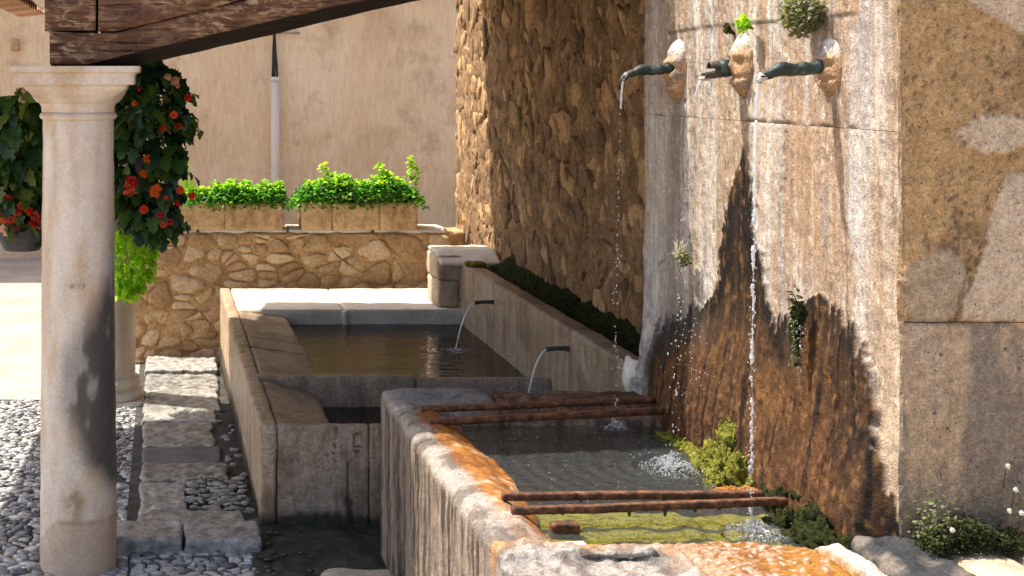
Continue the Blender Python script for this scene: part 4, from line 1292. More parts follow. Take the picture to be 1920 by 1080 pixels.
# algae bank under the shallow front of the basin
def bank(u, w):
    X = 1.20 + 0.9 * u; Y = 3.90 + 0.72 * w
    Z = 0.660 - 0.30 * sstep(0.72, 1.0, w) + 0.02 * fbm(np.stack([X * 9, Y * 5, X * 0], 1), 4, 351)
    return np.stack([X, Y, np.minimum(Z, 0.664)], 1)
tag(add('algae_bank', grid(70, 60, bank), MAT['algae']), 'yellow green algae bank under shallow water at the front of the basin', 'algae', kind='stuff')
SPL = [(1.866, 5.47, 0.006, 0.06, 0.2), (1.89, 4.90, 0.010, 0.07, 0.30), (1.875, 4.235, 0.008, 0.06, 0.2)]
tag(add('basin_water', water_sheet(1.18, 2.13, 3.89, 5.54, 0.672, 0.0085, SPL, 0.0035), MAT['basinwater']), kind='structure')

# ---- ledge stones right of the basin, under the rendered wall
tag(add('ledge_stone', rbox(2.005, 2.21, 3.40, 3.90, 0.0, 0.775, 0.012, 0.03, 0.022, 13, 360), MAT['basin'], col=lambda v: np.concatenate([lerp(np.repeat(np.array([[.035, .036, .038]]), len(v), 0), np.array([.15, .125, .10]), sstep(-.05, .4, fbm(v * 12, 5, 361))), np.full((len(v), 1), .9)], 1)), 'dark wet ledge stone between the orange basin rim and the rendered wall', 'stone block')
tag(add('ledge_stone', rbox(2.215, 2.40, 3.38, 3.83, 0.0, 0.762, 0.015, 0.035, 0.016, 9, 361), MAT['tanstone']), 'rough brown ledge stone below the dark green creeper on the right', 'stone block')
tag(add('ledge_stone', rbox(2.405, 2.80, 3.38, 3.83, 0.0, 0.770, 0.02, 0.04, 0.016, 9, 362), MAT['tanstone']), 'pale brown ledge stone at the bottom right corner below the daisies', 'stone block')

# ---- four rusty bars laid over the basin
def bar(a, b, hw, hh, drips, label, seed):
    t = thing('iron_bar', tuple(a), label, 'iron bar', 'rusty bars across the front basin')
    a = np.array(a); b = np.array(b)
    n = 60
    def post(P):
        k = P[:, 0:1]
        Q = a + (b - a) * k
        return Q + np.stack([0 * P[:, 0], P[:, 1], P[:, 2]], 1) + 0.0013 * np.stack([fbm(P * np.array([40, 30, 30]) + seed, 3, seed + i) for i in range(3)], 1) + np.array([0, 0, 0.0025]) * fbm(P * np.array([3, 0, 0]) + seed, 2, seed)[:, None]
    P, F = box_grid((0, -hw, -hh), (1, hw, hh), 0.0105, 70)
    add('bar', (post(P), F), MAT['rust'], t)
    dr = []
    for k, s in drips:
        p = a + (b - a) * k
        dr.append(tube([p + np.array([0, 0, -hh * 0.6]), p + np.array([0.001, 0, -hh - s * .5]), p + np.array([0, 0, -hh - s])], [0.008, 0.006, 0.002], 8))
    for q in dr: add('rust_drip', q, MAT['darkmetal'], t)
    return t
bar((1.10, 4.285, BZ + 0.012), (1.95, 4.315, BZ + 0.010), 0.013, 0.011, ((.62, .018), (.78, .014), (.3, .010), (.85, .012)), 'rusty iron bar across the basin, the farther one of the front pair', 11)
bar((1.085, 4.115, BZ + 0.020), (1.99, 4.235, BZ + 0.012), 0.012, 0.011, ((.18, .008), (.42, .02), (.55, .024), (.66, .014), (.75, .01)), 'rusty iron bar across the basin, nearest of the four and slightly askew', 12)
bar((1.06, 5.43, BZ + 0.008), (2.06, 5.56, BZ + 0.016), 0.013, 0.012, ((.5, .008),), 'dark rusty iron bar lying close against the back rim of the basin', 13)
bar((1.06, 5.235, BZ + 0.006), (2.04, 5.40, BZ + 0.010), 0.013, 0.013, ((.4, .008), (.7, .01)), 'rusty iron bar with orange top, second from the back rim of the basin', 14)
tag(add('wood_wedge', rbox(1.235, 1.325, 4.20, 4.24, 0.645, 0.700, 0.006, 0.008, 0.006, 30, 5), MAT['rust']), 'small brown wooden wedge standing in the water below the front iron bars', 'wood block')
tag(add('white_stone', rbox(1.235, 1.30, 4.04, 4.085, 0.655, 0.69, 0.008, 0.008, 0.003, 20, 6), MAT['limestone']), 'small white stone half sunk in the water under the nearest iron bar', 'stone')
tag(add('twig', tube([(1.245, 3.965, .682), (1.28, 3.972, .687), (1.325, 3.966, .683)], [.004, .005, .003], 7), MAT['darkmetal']), 'short dark twig floating by the front rim of the basin', 'twig')

# ---- moss mounds and tufa in the basin
def moss_dome(c, r, seed, n=26, rough=0.5):
    """ragged cushion of moss: a dome torn up by noise at three scales"""
    v, f = grid(n * 2, n, lambda u, w: np.stack([np.cos(u * 6.2832) * np.sin(w * 2.0), np.sin(u * 6.2832) * np.sin(w * 2.0), np.cos(w * 2.0)], 1))
    k = 1 + rough * (0.9 * fbm(v * 1.7 + seed * 7.3, 3, seed) + 0.55 * fbm(v * 6 + seed, 3, seed + 1) + 0.35 * fbm(v * 17, 2, seed + 2))
    return v * k[:, None] * np.array(r) + np.array(c), f
def fuzz(domes, n, seed, sz):
    rg = random.Random(seed)
    pts = []
    for _ in range(n):
        v = domes[rg.randrange(len(domes))][0]
        pts.append(v[rg.randrange(len(v))] + np.array([rg.gauss(0, .003) for _ in range(3)]))
    return leaves(pts, 'small', [rg.uniform(*sz) for _ in pts], seed, (-1.3, 1.0))
def mound(name, domes, m, lm, nf, label, cat='moss', sz=(.006, .014)):
    t = thing(name, tuple(domes[0][0].mean(0)), label, cat)
    tag(add('cushion', join(domes), MAT[m], t), kind='stuff')
    if nf:
        (v, f), r = fuzz(domes, nf, 5, sz)
        tag(add('fronds', (v, f), MAT[lm], t, rnd=r), kind='stuff')
    return t
D = []
rg = random.Random(4)
for (X, Y, z, r, h) in ((2.10, 4.85, .76, .060, .11), (2.06, 4.90, .67, .065, .10), (2.03, 4.80, .67, .065, .09), (2.07, 4.72, .66, .06, .10), (2.04, 4.98, .655, .05, .06), (1.99, 4.74, .65, .05, .05), (2.0, 4.88, .65, .05, .05)):
    D.append(moss_dome((X, Y, z), (r, r * 1.05, h), int(Y * 100)))
mound('moss_mound', D, 'moss', 'moss_leaf', 1700, 'bright yellow green moss mound at the foot of the fountain wall above the water')
D = [moss_dome((2.06 - .012 * (k % 3), 5.04 + .065 * k, .655), (.045, .055, .045 - .004 * k), 60 + k) for k in range(6)]
mound('moss_tongue', D, 'moss', 'moss_leaf', 350, 'flat golden moss tongue at the water edge behind the moss mound')
D = [moss_dome((1.95 + .03 * k, 4.60 + .03 * (k % 2), .655), (.05, .045, .028), 80 + k) for k in range(5)]
mound('algae_shelf', D, 'orangealgae', None, 0, 'wet orange algae shelf at the water line in front of the moss mound', 'algae')
D = []
for k, (X, Y, z, r, h) in enumerate(((2.12, 4.32, .70, .065, .10), (2.115, 4.20, .68, .08, .10), (2.06, 4.42, .66, .06, .08), (2.05, 4.10, .66, .08, .085), (2.08, 4.00, .66, .08, .08), (2.02, 4.28, .65, .06, .06), (2.09, 4.52, .66, .05, .08), (1.99, 4.16, .645, .05, .05))):
    D.append(moss_dome((X, Y, z), (r, r * 1.05, h), 100 + k))
mound('moss_bank', D, 'darkmoss', 'dark_moss_leaf', 1500, 'dark green wet moss bank at the right end of the basin below the stain', 'moss', (.004, .010))
tag(add('lime_lump', blob((2.115, 5.955, 0.775), (0.045, 0.06, 0.085), 33, 8, 0.3, 2), MAT['limestone']), 'white lump of lime at the far foot of the fountain wall above the back rim', 'stone')

# =================================================================== COLUMNS
def column(cx, cy, label, moulded_base, seed, soot):
    t = thing('stone_column', (cx, cy, float(gz(cy)) - 0.0), label, 'column', 'columns carrying the washhouse roof')
    zb = float(gz(cy)) - 0.03
    def ccol(v):
        a = np.arctan2(v[:, 1] - cy, v[:, 0] - cx)
        p = np.stack([np.cos(a) * 1.0, np.sin(a) * 1.0, v[:, 2] * 1.6], 1)
        bl = fbm(p * 2.2 + seed, 5, seed); fine = fbm(v * 22, 4, seed + 1)
        c = lerp(np.repeat(np.array([[0.56, 0.45, 0.345]]), len(v), 0), np.array([0.62, 0.53, 0.43]), sstep(-.2, .3, bl))
        c = lerp(c, np.array([0.47, 0.33, 0.20]), 0.6 * sstep(0.1, 0.4, -bl + .3 * fine))
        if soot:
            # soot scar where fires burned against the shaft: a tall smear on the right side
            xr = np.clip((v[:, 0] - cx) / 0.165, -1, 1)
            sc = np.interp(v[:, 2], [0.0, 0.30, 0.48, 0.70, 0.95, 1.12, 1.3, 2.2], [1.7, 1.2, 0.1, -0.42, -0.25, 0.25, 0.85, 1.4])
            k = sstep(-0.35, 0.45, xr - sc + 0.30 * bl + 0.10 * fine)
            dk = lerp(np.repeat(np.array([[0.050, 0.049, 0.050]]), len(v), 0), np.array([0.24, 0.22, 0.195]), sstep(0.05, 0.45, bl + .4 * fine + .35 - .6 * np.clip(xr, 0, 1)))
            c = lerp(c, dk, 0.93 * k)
            br = np.exp(-((xr + 0.05) / 0.28) ** 2) * np.exp(-((v[:, 2] - 0.30) / 0.12) ** 2)
            c = lerp(c, np.array([0.27, 0.165, 0.08]), np.clip(br * (0.7 + 1.2 * fine), 0, .85))
            # patched foot
            foot = sstep(0.02, -0.02, v[:, 2] - (0.225 - 0.25 * np.clip(-xr - 0.55, 0, 1)) + .012 * fine)
            c = lerp(c, np.array([0.44, 0.31, 0.21]) * (1 + 0.0), 0.75 * foot)
            ln = np.exp(-((v[:, 2] - (0.225 - 0.25 * np.clip(-xr - 0.55, 0, 1)) + .012 * fine) / 0.006) ** 2)
            c = lerp(c, np.array([0.2, 0.13, 0.08]), 0.5 * ln)
            for k3 in range(7):
                sx, sz = -0.12 + 0.05 * k3 + 0.01 * (k3 % 2), 1.225 + 0.006 * (k3 % 3)
                sp = np.exp(-((xr - sx) / 0.022) ** 2) * np.exp(-((v[:, 2] - sz) / 0.008) ** 2)
                c = lerp(c, np.array([0.10, 0.07, 0.05]), 0.8 * sp)
        return np.concatenate([c * (1 + 0.10 * fine)[:, None], np.zeros((len(v), 1))], 1)
    z0 = zb + (0.20 if moulded_base else 0)
    n = 110
    zz = np.linspace(z0, 1.955, n)
    rr = 0.167 - 0.014 * ((zz - z0) / (1.955 - z0)) ** 1.4
    v, f = lathe(np.stack([rr, zz], 1), 96, cx, cy)
    rel = 0.0035 * fbm(v * 9, 4, seed + 2)
    d = v[:, :2] - np.array([cx, cy]); d /= np.linalg.norm(d, axis=1, keepdims=True)
    v[:, :2] += d * rel[:, None]
    add('shaft', (v, f), MAT['column'], t, col=ccol)
    if moulded_base:
        pr = [(0.165, zb + .22), (0.175, zb + .205), (0.19, zb + .20), (0.205, zb + .18), (0.205, zb + .155), (0.19, zb + .14), (0.183, zb + .13), (0.21, zb + .115), (0.228, zb + .09), (0.222, zb + .065), (0.20, zb + .06)]
        add('base', lathe(pr, 64, cx, cy, sub=4), MAT['column'], t, col=ccol)
        add('plinth', rbox(cx - .225, cx + .225, cy - .225, cy + .225, zb - .02, zb + .062, 0.03, 0.012, 0.004, 9, seed), MAT['column'], t, col=ccol)
    # capital: astragal, neck, echinus, square abacus in steps
    pr = [(0.15, 1.925), (0.163, 1.932), (0.170, 1.944), (0.163, 1.957), (0.156, 1.960), (0.156, 1.975)]
    add('astragal', lathe(pr, 80, cx, cy, sub=3), MAT['column'], t, col=ccol)
    # square flaring capital with mouldings
    prof = [(0.158, 1.962), (0.160, 1.985), (0.168, 2.000), (0.178, 2.004), (0.192, 2.022), (0.204, 2.040), (0.214, 2.060), (0.216, 2.072), (0.216, 2.078), (0.246, 2.080), (0.247, 2.118), (0.250, 2.126), (0.268, 2.134), (0.270, 2.158)]
    tt = np.linspace(0, len(prof) - 1, 70)
    ph = np.interp(tt, np.arange(len(prof)), [q[0] for q in prof]); pz = np.interp(tt, np.arange(len(prof)), [q[1] for q in prof])
    ns = 96
    ang = np.linspace(0, 2 * np.pi, ns, endpoint=False)
    def ring(h, z, sq):
        c, s = np.cos(ang), np.sin(ang)
        k = 1 / np.maximum(np.abs(c), np.abs(s))
        r = h * (1 * (1 - sq) + k * sq)
        return np.stack([cx + r * c, cy + r * s, np.full(ns, z)], 1)
    rings = [ring(h, z, float(sstep(2.0, 2.07, np.array(z)))) for h, z in zip(ph, pz)]
    v = np.concatenate(rings + [np.array([[cx, cy, pz[-1]]])])
    idx = np.arange(len(rings) * ns).reshape(len(rings), ns)
    nx = np.roll(idx, -1, axis=1)
    f = np.stack([idx[:-1].ravel(), nx[:-1].ravel(), nx[1:].ravel(), idx[1:].ravel()], 1)
    fl = [tuple(q) for q in f] + [(int(idx[-1, k]), int(nx[-1, k]), len(v) - 1) for k in range(ns)]
    v[:, :2] += 0.004 * np.stack([fbm(v * 12, 3, seed + 5), fbm(v * 12, 3, seed + 6)], 1)
    cap = add('capital', (v, fl), MAT['column'], t, col=ccol)
    return t
column(-0.355, 5.80, 'front stone column with a dark soot scar down its right side', False, 401, True)
column(-0.335, 9.20, 'rear stone column on a moulded base standing behind the front column', True, 421, False)

# =================================================================== ROOF OF THE WASHHOUSE
roof = thing('washhouse_roof', (0.5, 7.5, 2.16), 'sloping washhouse roof on heavy old beams resting on the stone columns', 'roof')
def beam_prism(outline_fn, x0, x1, sect, nx=70, seed=0, m=None, name='beam', amp=0.006):
    """sect(u) -> closed Y,Z polygon at position X"""
    xs = np.linspace(x0, x1, nx + 1)
    S = [np.array(sect(x)) for x in xs]
    k = 5
    rings = []
    for x, s in zip(xs, S):
        s2 = np.roll(s, -1, axis=0)
        pts = np.concatenate([s[i] + (s2[i] - s[i]) * (np.arange(k) / k)[:, None] for i in range(len(s))])
        rings.append(np.concatenate([np.full((len(pts), 1), x), pts], 1))
    n = len(rings[0])
    v = np.concatenate(rings + [rings[0].mean(0)[None], rings[-1].mean(0)[None]])
    v = v + amp * np.stack([0.5 * fbm(v * 7, 3, seed), fbm(v * np.array([3, 14, 14]), 4, seed + 1), fbm(v * np.array([3, 14, 14]), 4, seed + 2)], 1)
    f = []
    for i in range(len(rings) - 1):
        for j in range(n):
            j2 = (j + 1) % n
            f.append((i * n + j, i * n + j2, (i + 1) * n + j2, (i + 1) * n + j))
    a, b = len(rings) * n, len(rings) * n + 1
    for j in range(n):
        j2 = (j + 1) % n
        f.append((a, j2, j)); f.append((b, (len(rings) - 1) * n + j, (len(rings) - 1) * n + j2))
    return add(name, (v, f), m, roof)
YF = 5.68
def low_sect(x):
    zt = max(2.304, 2.352 + 0.252 * x)
    zn = max(2.168, 2.241 + 0.232 * x)
    zd = max(2.164, 2.189 + 0.232 * x)
    return [(YF, zt - 0.003), (YF, zn), (YF + 0.10, zd), (YF + 0.27, zd), (YF + 0.27, zt - 0.003)]
def up_sect(x):
    zb = 2.307 if x < -0.27 else max(2.307, 2.352 + 0.252 * x)
    zt = max(2.52, 2.60 + 0.252 * x)
    return [(YF - 0.008, zt), (YF - 0.008, zb + 0.003), (YF + 0.27, zb + 0.003), (YF + 0.27, zt)]
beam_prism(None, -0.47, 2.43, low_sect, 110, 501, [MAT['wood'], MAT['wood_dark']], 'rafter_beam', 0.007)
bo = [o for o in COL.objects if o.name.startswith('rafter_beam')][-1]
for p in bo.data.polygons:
    if len(p.vertices) == 4 and (p.index % 25) // 5 in (1, 2, 3): p.material_index = 1      # darker wood paints the shade on the beam's underside and back
beam_prism(None, -0.49, -0.275, up_sect, 12, 505, MAT['wood'], 'corbel_beam', 0.006)
beam_prism(None, -0.262, 2.43, lambda x: up_sect(max(x, -0.20)), 100, 507, MAT['wood'], 'rafter_beam', 0.008)
def plane_z(x): return 2.72 + 0.21 * (x + 1.1)
# roof deck: unseen, its outline and cut corner shaped to place the shadow edges; sits above every beam
out = [(-2.05, 5.55), (0.15, 5.55), (1.15, 5.74), (2.30, 6.02), (2.36, 10.25), (-0.42, 10.25), (-0.62, 9.20), (-2.05, 8.75)]
bm = bmesh.new()
lo_ = [bm.verts.new((x, y, plane_z(x))) for x, y in out]
hi_ = [bm.verts.new((x, y, plane_z(x) + 0.05)) for x, y in out]
bm.faces.new(lo_[::-1]); bm.faces.new(hi_)
for i in range(len(out)):
    j = (i + 1) % len(out); bm.faces.new((lo_[i], lo_[j], hi_[j], hi_[i]))
me = bpy.data.meshes.new('roof_deck'); bm.to_mesh(me); bm.free()
me.materials.append(MAT['wood_dark'])
me.transform(Matrix.Translation(-Vector(roof.location)))
deck = bpy.data.objects.new('roof_deck', me); COL.objects.link(deck); deck.parent = roof
def long_beam(x0, x1, z0, z1, y0, y1, m, name, seed):
    add(name, rbox(x0, x1, y0, y1, z0, z1, 0.05, 0.012, 0.008, 6, seed, cap=60), m, roof)
# plate along the columns, ridge-side plate, common rafters above
long_beam(-0.45, -0.24, 2.165, 2.30, 5.98, 9.45, MAT['wood_dark'], 'wall_plate', 511)
long_beam(2.24, 2.42, 3.22, 3.38, 5.95, 10.2, MAT['wood_dark'], 'wall_plate', 512)
# eave course of tiles seen from below at the top left
long_beam(-0.93, -0.885, 2.58, 2.66, 6.9, 9.5, MAT['wood_pale'], 'eave_board', 520)
tl = []
for k in range(18):
    Y = 6.95 + k * 0.15
    def tf(u, w, Y=Y):
        a = (w - 0.5) * math.pi
        return np.stack([-1.0 + 0.17 * u, Y + 0.068 * np.sin(a), 2.545 + 0.035 * np.cos(a) * -1 + 0.035 + 0.02 * u], 1)
    v, f = grid(3, 8, tf)
    add('tile', (np.concatenate([v, v + np.array([0, 0, 0.012])]), np.concatenate([f, f[:, ::-1] + len(v)])), MAT['tile'], roof)

def flower_mesh(name, m, n=7, s=1.0):
    vs, fs, off = [], [], 0
    lv, lf = LEAF['small']
    rg = random.Random(3)
    for ring, (k, tilt, sc) in enumerate(((n, 0.1, 1.0), (n - 2, -0.55, 0.75), (4, -1.1, 0.5))):
        for i in range(k):
            R = rotm(0, tilt + rg.gauss(0, .12), 6.283 * i / k + ring * .5)
            v = (lv * np.array([sc, sc * 1.3, sc])) @ R.T
            vs.append(v); fs.extend([tuple(j + off for j in q) for q in lf]); off += len(lv)
    return make_mesh(name, np.concatenate(vs) * s, fs, m)
FL = {k: flower_mesh('flower', MAT['flower_' + k]) for k in ('red', 'orange', 'pink')}
LEAF_ME = {}
def leaf_me(kind, m):
    if (kind, m) not in LEAF_ME:
        v, f = LEAF[kind]
        LEAF_ME[(kind, m)] = make_mesh('leaf', v, f, MAT[m])
    return LEAF_ME[(kind, m)]

def body_points(n, env, Yc, dy, seed, shell=0.0):
    """points inside an outline env(z) -> (xmin, xmax) of a hanging plant"""
    rg = random.Random(seed)
    pts = []
    z0, z1 = env['z']
    while len(pts) < n:
        z = rg.uniform(z0, z1)
        a, b = np.interp(z, env['zs'], env['x0']), np.interp(z, env['zs'], env['x1'])
        t = rg.random()
        if shell and rg.random() < shell: t = 0.5 + (0.5 if t > .5 else -.5) * rg.uniform(.75, 1.0)
        X = a + (b - a) * t
        wy = dy * math.sqrt(max(0.02, 1 - (2 * t - 1) ** 2))
        Y = Yc + rg.uniform(-wy, wy)
        pts.append(np.array([X, Y, z]))
    return pts

def begonia(name, label, env, Yc, dy, n, nl, flowers, seed, basket, lm='begonia'):
    zs = env['zs']
    t = thing(name, (0.5 * (env['x0'][-1] + env['x1'][-1]), Yc, env['z'][0]), label, 'hanging plant', 'begonia baskets hanging by the front column')
    rg = random.Random(seed)
    pts = body_points(n, env, Yc, dy, seed)
    ctr = lambda p: np.array([0.5 * (np.interp(p[2], zs, env['x0']) + np.interp(p[2], zs, env['x1'])), Yc, p[2]])
    (v, f), r = leaves(pts, 'lobed', [rg.uniform(0.05, 0.10) for _ in pts], seed, (0.3, 1.3), ctr)
    tag(add('foliage', (v, f), MAT[lm], t, rnd=r), kind='stuff')
    pts = body_points(nl, env, Yc, dy * 1.05, seed + 1, 0.8)
    for p in pts:
        d = p - ctr(p)
        s = rg.uniform(0.07, 0.11)
        inst('leaf', leaf_me('lobed', lm), p, (rg.gauss(0, .5), rg.uniform(.3, 1.2), math.atan2(d[1], d[0]) + rg.gauss(0, .6)), (s, s, s), t)
    rq = random.Random(seed + 4)
    for k in range(16):                         # loose sprigs that break the outline
        z = rq.uniform(env['z'][0], env['z'][1])
        sd_ = rq.choice((0, 1)) if z > env['z'][0] + .3 else rq.random()
        X0 = np.interp(z, zs, env['x0']) * (1 - sd_) + np.interp(z, zs, env['x1']) * sd_
        p0 = np.array([X0, Yc, z]); d = np.array([(sd_ - .5) * .16, rq.uniform(-.06, .06), rq.uniform(-.12, .02)])
        add('sprig', tube([p0 - d * .8, p0 + d * .2, p0 + d], [.003, .0025, .0015], 5), MAT[lm], t)
        for j in range(4):
            s = rq.uniform(.04, .075)
            inst('leaf', leaf_me('lobed', lm), p0 + d * (.1 + .3 * j), (rq.gauss(0, .6), rq.uniform(.2, 1.3), rq.uniform(0, 6.28)), (s, s, s), t)
    st = []
    for k in range(26):
        p = pts[k % len(pts)]; c = ctr(p)
        st.append(tube([c + np.array([0, 0, .05]), (c + p) / 2 + np.array([0, 0, .04]), p], [.004, .003, .002], 5))
    tag(add('stems', join(st), MAT['begonia'], t), kind='stuff')
    for (x, y, kind, s) in flowers:
        p = at(x, y, Yc - dy * rg.uniform(.8, 1.05))
        inst('flower', FL[kind], p, (rg.uniform(.6, 1.5), rg.uniform(-.5, .5), rg.uniform(-.6, .6)), (s, s, s * 1.1), t)
    if basket: basket(t)
    return t
def yz(y, Y): return CAM_H - (y - 150) * Y / 2500
def px(x, Y): return (x - 300) * Y / 2500
Yb = 6.55
E = [(112, 262, 300), (135, 232, 338), (170, 222, 348), (215, 212, 362), (260, 208, 352), (320, 206, 340), (370, 210, 350), (405, 236, 345), (440, 280, 325)]
env = dict(z=(yz(440, Yb), yz(112, Yb)), zs=[yz(e[0], Yb) for e in E][::-1], x0=[px(e[1] + 8, Yb) for e in E][::-1], x1=[px(e[2] - 16, Yb) for e in E][::-1])
def ragged(env, seed):
    z = np.linspace(env['z'][0], env['z'][1], 30)
    q = np.stack([z * 9, z * 0 + seed, z * 0], 1)
    a = np.interp(z, env['zs'], env['x0']) + .045 * fbm(q, 3, seed); b = np.interp(z, env['zs'], env['x1']) + .045 * fbm(q + 5, 3, seed + 1)
    return dict(z=env['z'], zs=list(z), x0=list(a), x1=list(b))
env = ragged(env, 3)
def bask_r(t):
    add('basket', lathe([(0.02, 1.62), (0.06, 1.63), (0.085, 1.68), (0.09, 1.72), (0.08, 1.72), (0.02, 1.70)], 24, px(280, Yb), Yb), MAT['pot'], t)
    for k in range(3):
        a = k * 2.094 + .3
        add('hanger', tube([(px(280, Yb) + .16 * math.cos(a), Yb + .16 * math.sin(a), 1.76), (px(283, Yb), Yb, 2.2), (px(283, Yb), Yb, 2.40)], .003, 5), MAT['cable'], t)
begonia('hanging_begonia', 'large dark hanging begonia with orange and red flowers right of the front column', env, Yb, 0.18, 620, 170,
        [(243, 352, 'red', .048), (248, 340, 'red', .042), (292, 357, 'orange', .040), (270, 325, 'orange', .026), (277, 296, 'orange', .026), (304, 240, 'red', .022), (326, 215, 'red', .024), (333, 236, 'red', .024), (352, 182, 'red', .022), (327, 150, 'pink', .032), (315, 143, 'pink', .024),
         (333, 160, 'pink', .018), (338, 356, 'red', .024), (270, 392, 'red', .026), (300, 402, 'red', .022), (318, 415, 'red', .022), (306, 420, 'red', .022), (360, 366, 'red', .024), (252, 193, 'red', .018), (262, 166, 'red', .016), (312, 372, 'red', .02), (332, 380, 'red', .02)], 21, bask_r)
Yl = 6.75
E = [(168, 38, 60), (195, 10, 76), (215, -30, 80), (260, -60, 82), (330, -60, 84), (380, -50, 84), (425, -30, 80)]
env = dict(z=(yz(425, Yl), yz(168, Yl)), zs=[yz(e[0], Yl) for e in E][::-1], x0=[px(e[1] + 6, Yl) for e in E][::-1], x1=[px(e[2] + 8, Yl) for e in E][::-1])
def bask_l(t):
    cx = px(30, Yl)
    add('basket', lathe([(0.02, yz(470, Yl)), (0.09, yz(468, Yl)), (0.125, yz(445, Yl)), (0.13, yz(415, Yl)), (0.115, yz(415, Yl)), (0.02, yz(425, Yl))], 28, cx + .03, Yl), MAT['pot'], t)
    add('bracket', tube([(cx + .03, Yl, yz(416, Yl)), (cx + .2, Yl - .3, yz(416, Yl)), (-0.40, 5.97, yz(416, Yl))], .008, 6), MAT['cable'], t)
begonia('hanging_begonia', 'mid green hanging begonia with red drooping flowers left of the front column', env, Yl, 0.17, 800, 130,
        [(49, 170, 'pink', .026), (52, 166, 'red', .018), (42, 186, 'pink', .024), (14, 372, 'red', .03), (30, 396, 'red', .03), (55, 395, 'red', .032), (66, 405, 'red', .03), (62, 418, 'red', .028), (72, 420, 'red', .03), (12, 402, 'red', .03), (20, 412, 'red', .03), (5, 395, 'red', .028), (38, 386, 'red', .026), (5, 428, 'pink', .024), (20, 432, 'pink', .022), (12, 436, 'pink', .022), (28, 425, 'red', .024), (8, 412, 'red', .026)], 31, bask_l, 'begonia_light')
# lime green trailing plant in the sun at the rear column
Yr = 9.0
E = [(235, 338, 350), (300, 330, 352), (360, 220, 356), (380, 213, 300), (430, 212, 298), (480, 213, 300), (515, 214, 285), (540, 218, 262)]
env = dict(z=(yz(540, Yr), yz(372, Yr)), zs=[yz(e[0], Yr) for e in E][::-1], x0=[px(e[1] + 4, Yr) for e in E][::-1], x1=[px(e[2] - 6, Yr) for e in E][::-1])
lt = thing('trailing_plant', (px(255, Yr), Yr, yz(540, Yr)), 'lime green sunlit trailing plant hanging by the rear column below the begonia', 'hanging plant')
pts = body_points(620, env, Yr - 0.30, 0.12, 77)
(v, f), r = leaves(pts, 'lobed', [random.uniform(.03, .06) for _ in pts], 78, (0.2, 1.2))
tag(add('foliage', (v, f), MAT['lime_leaf'], lt, rnd=r), kind='stuff')
for p in body_points(90, env, Yr - 0.34, 0.12, 79, .7):
    s = random.uniform(.05, .075)
    inst('leaf', leaf_me('lobed', 'lime_leaf'), p, (random.gauss(0, .5), random.uniform(.2, 1.2), random.uniform(0, 6.28)), (s, s, s), lt)
add('basket', lathe([(0.02, yz(430, Yr)), (0.09, yz(428, Yr)), (0.13, yz(405, Yr)), (0.15, yz(375, Yr)), (0.02, yz(380, Yr))], 24, px(245, Yr), Yr - 0.30), MAT['pot'], lt)
add('hanger', tube([(px(245, Yr), Yr - .3, yz(380, Yr)), (px(247, Yr), Yr - .3, 1.9), (px(247, Yr), Yr - .2, 2.46)], .004, 5), MAT['cable'], lt)

# ---- planted troughs on the low wall
def trough(x0, x1, cuts, label):
    Y0, Y1 = 10.66, 10.98
    t = thing('stone_trough', ((x0 + x1) / 2, 10.8, 0.91), label, 'planter', 'planted troughs on the low wall')
    xs = [x0] + cuts + [x1]
    for i in range(len(xs) - 1):
        add('front_block', rbox(xs[i] + .001, xs[i + 1] - .001, Y0, Y0 + .05, 0.900, 1.122 - 0.004 * (i % 2), 0.02, 0.012, 0.006, 12, 600 + i + int(x0 * 10)), MAT['planter'], t)
    add('back_block', rbox(x0, x1, Y1 - .05, Y1, 0.912, 1.12, 0.05, 0.012, 0.006, 12, 610), MAT['planter'], t)
    for i, xx in enumerate((x0, x1 - .045)):
        add('end_block', rbox(xx, xx + .045, Y0 + .052, Y1 - .052, 0.912, 1.12, 0.03, 0.012, 0.005, 12, 612 + i), MAT['planter'], t)
    add('soil', rbox(x0 + .04, x1 - .04, Y0 + .045, Y1 - .045, 0.93, 1.095, 0.05, 0.01, 0.008, 9, 615), MAT['grit'], t)
trough(0.14, 0.985, [0.52], 'left stone trough on the low wall, its front split by one dark joint')
trough(1.13, 2.06, [1.38, 1.76], 'right stone trough on the low wall, longer and of three front stones')
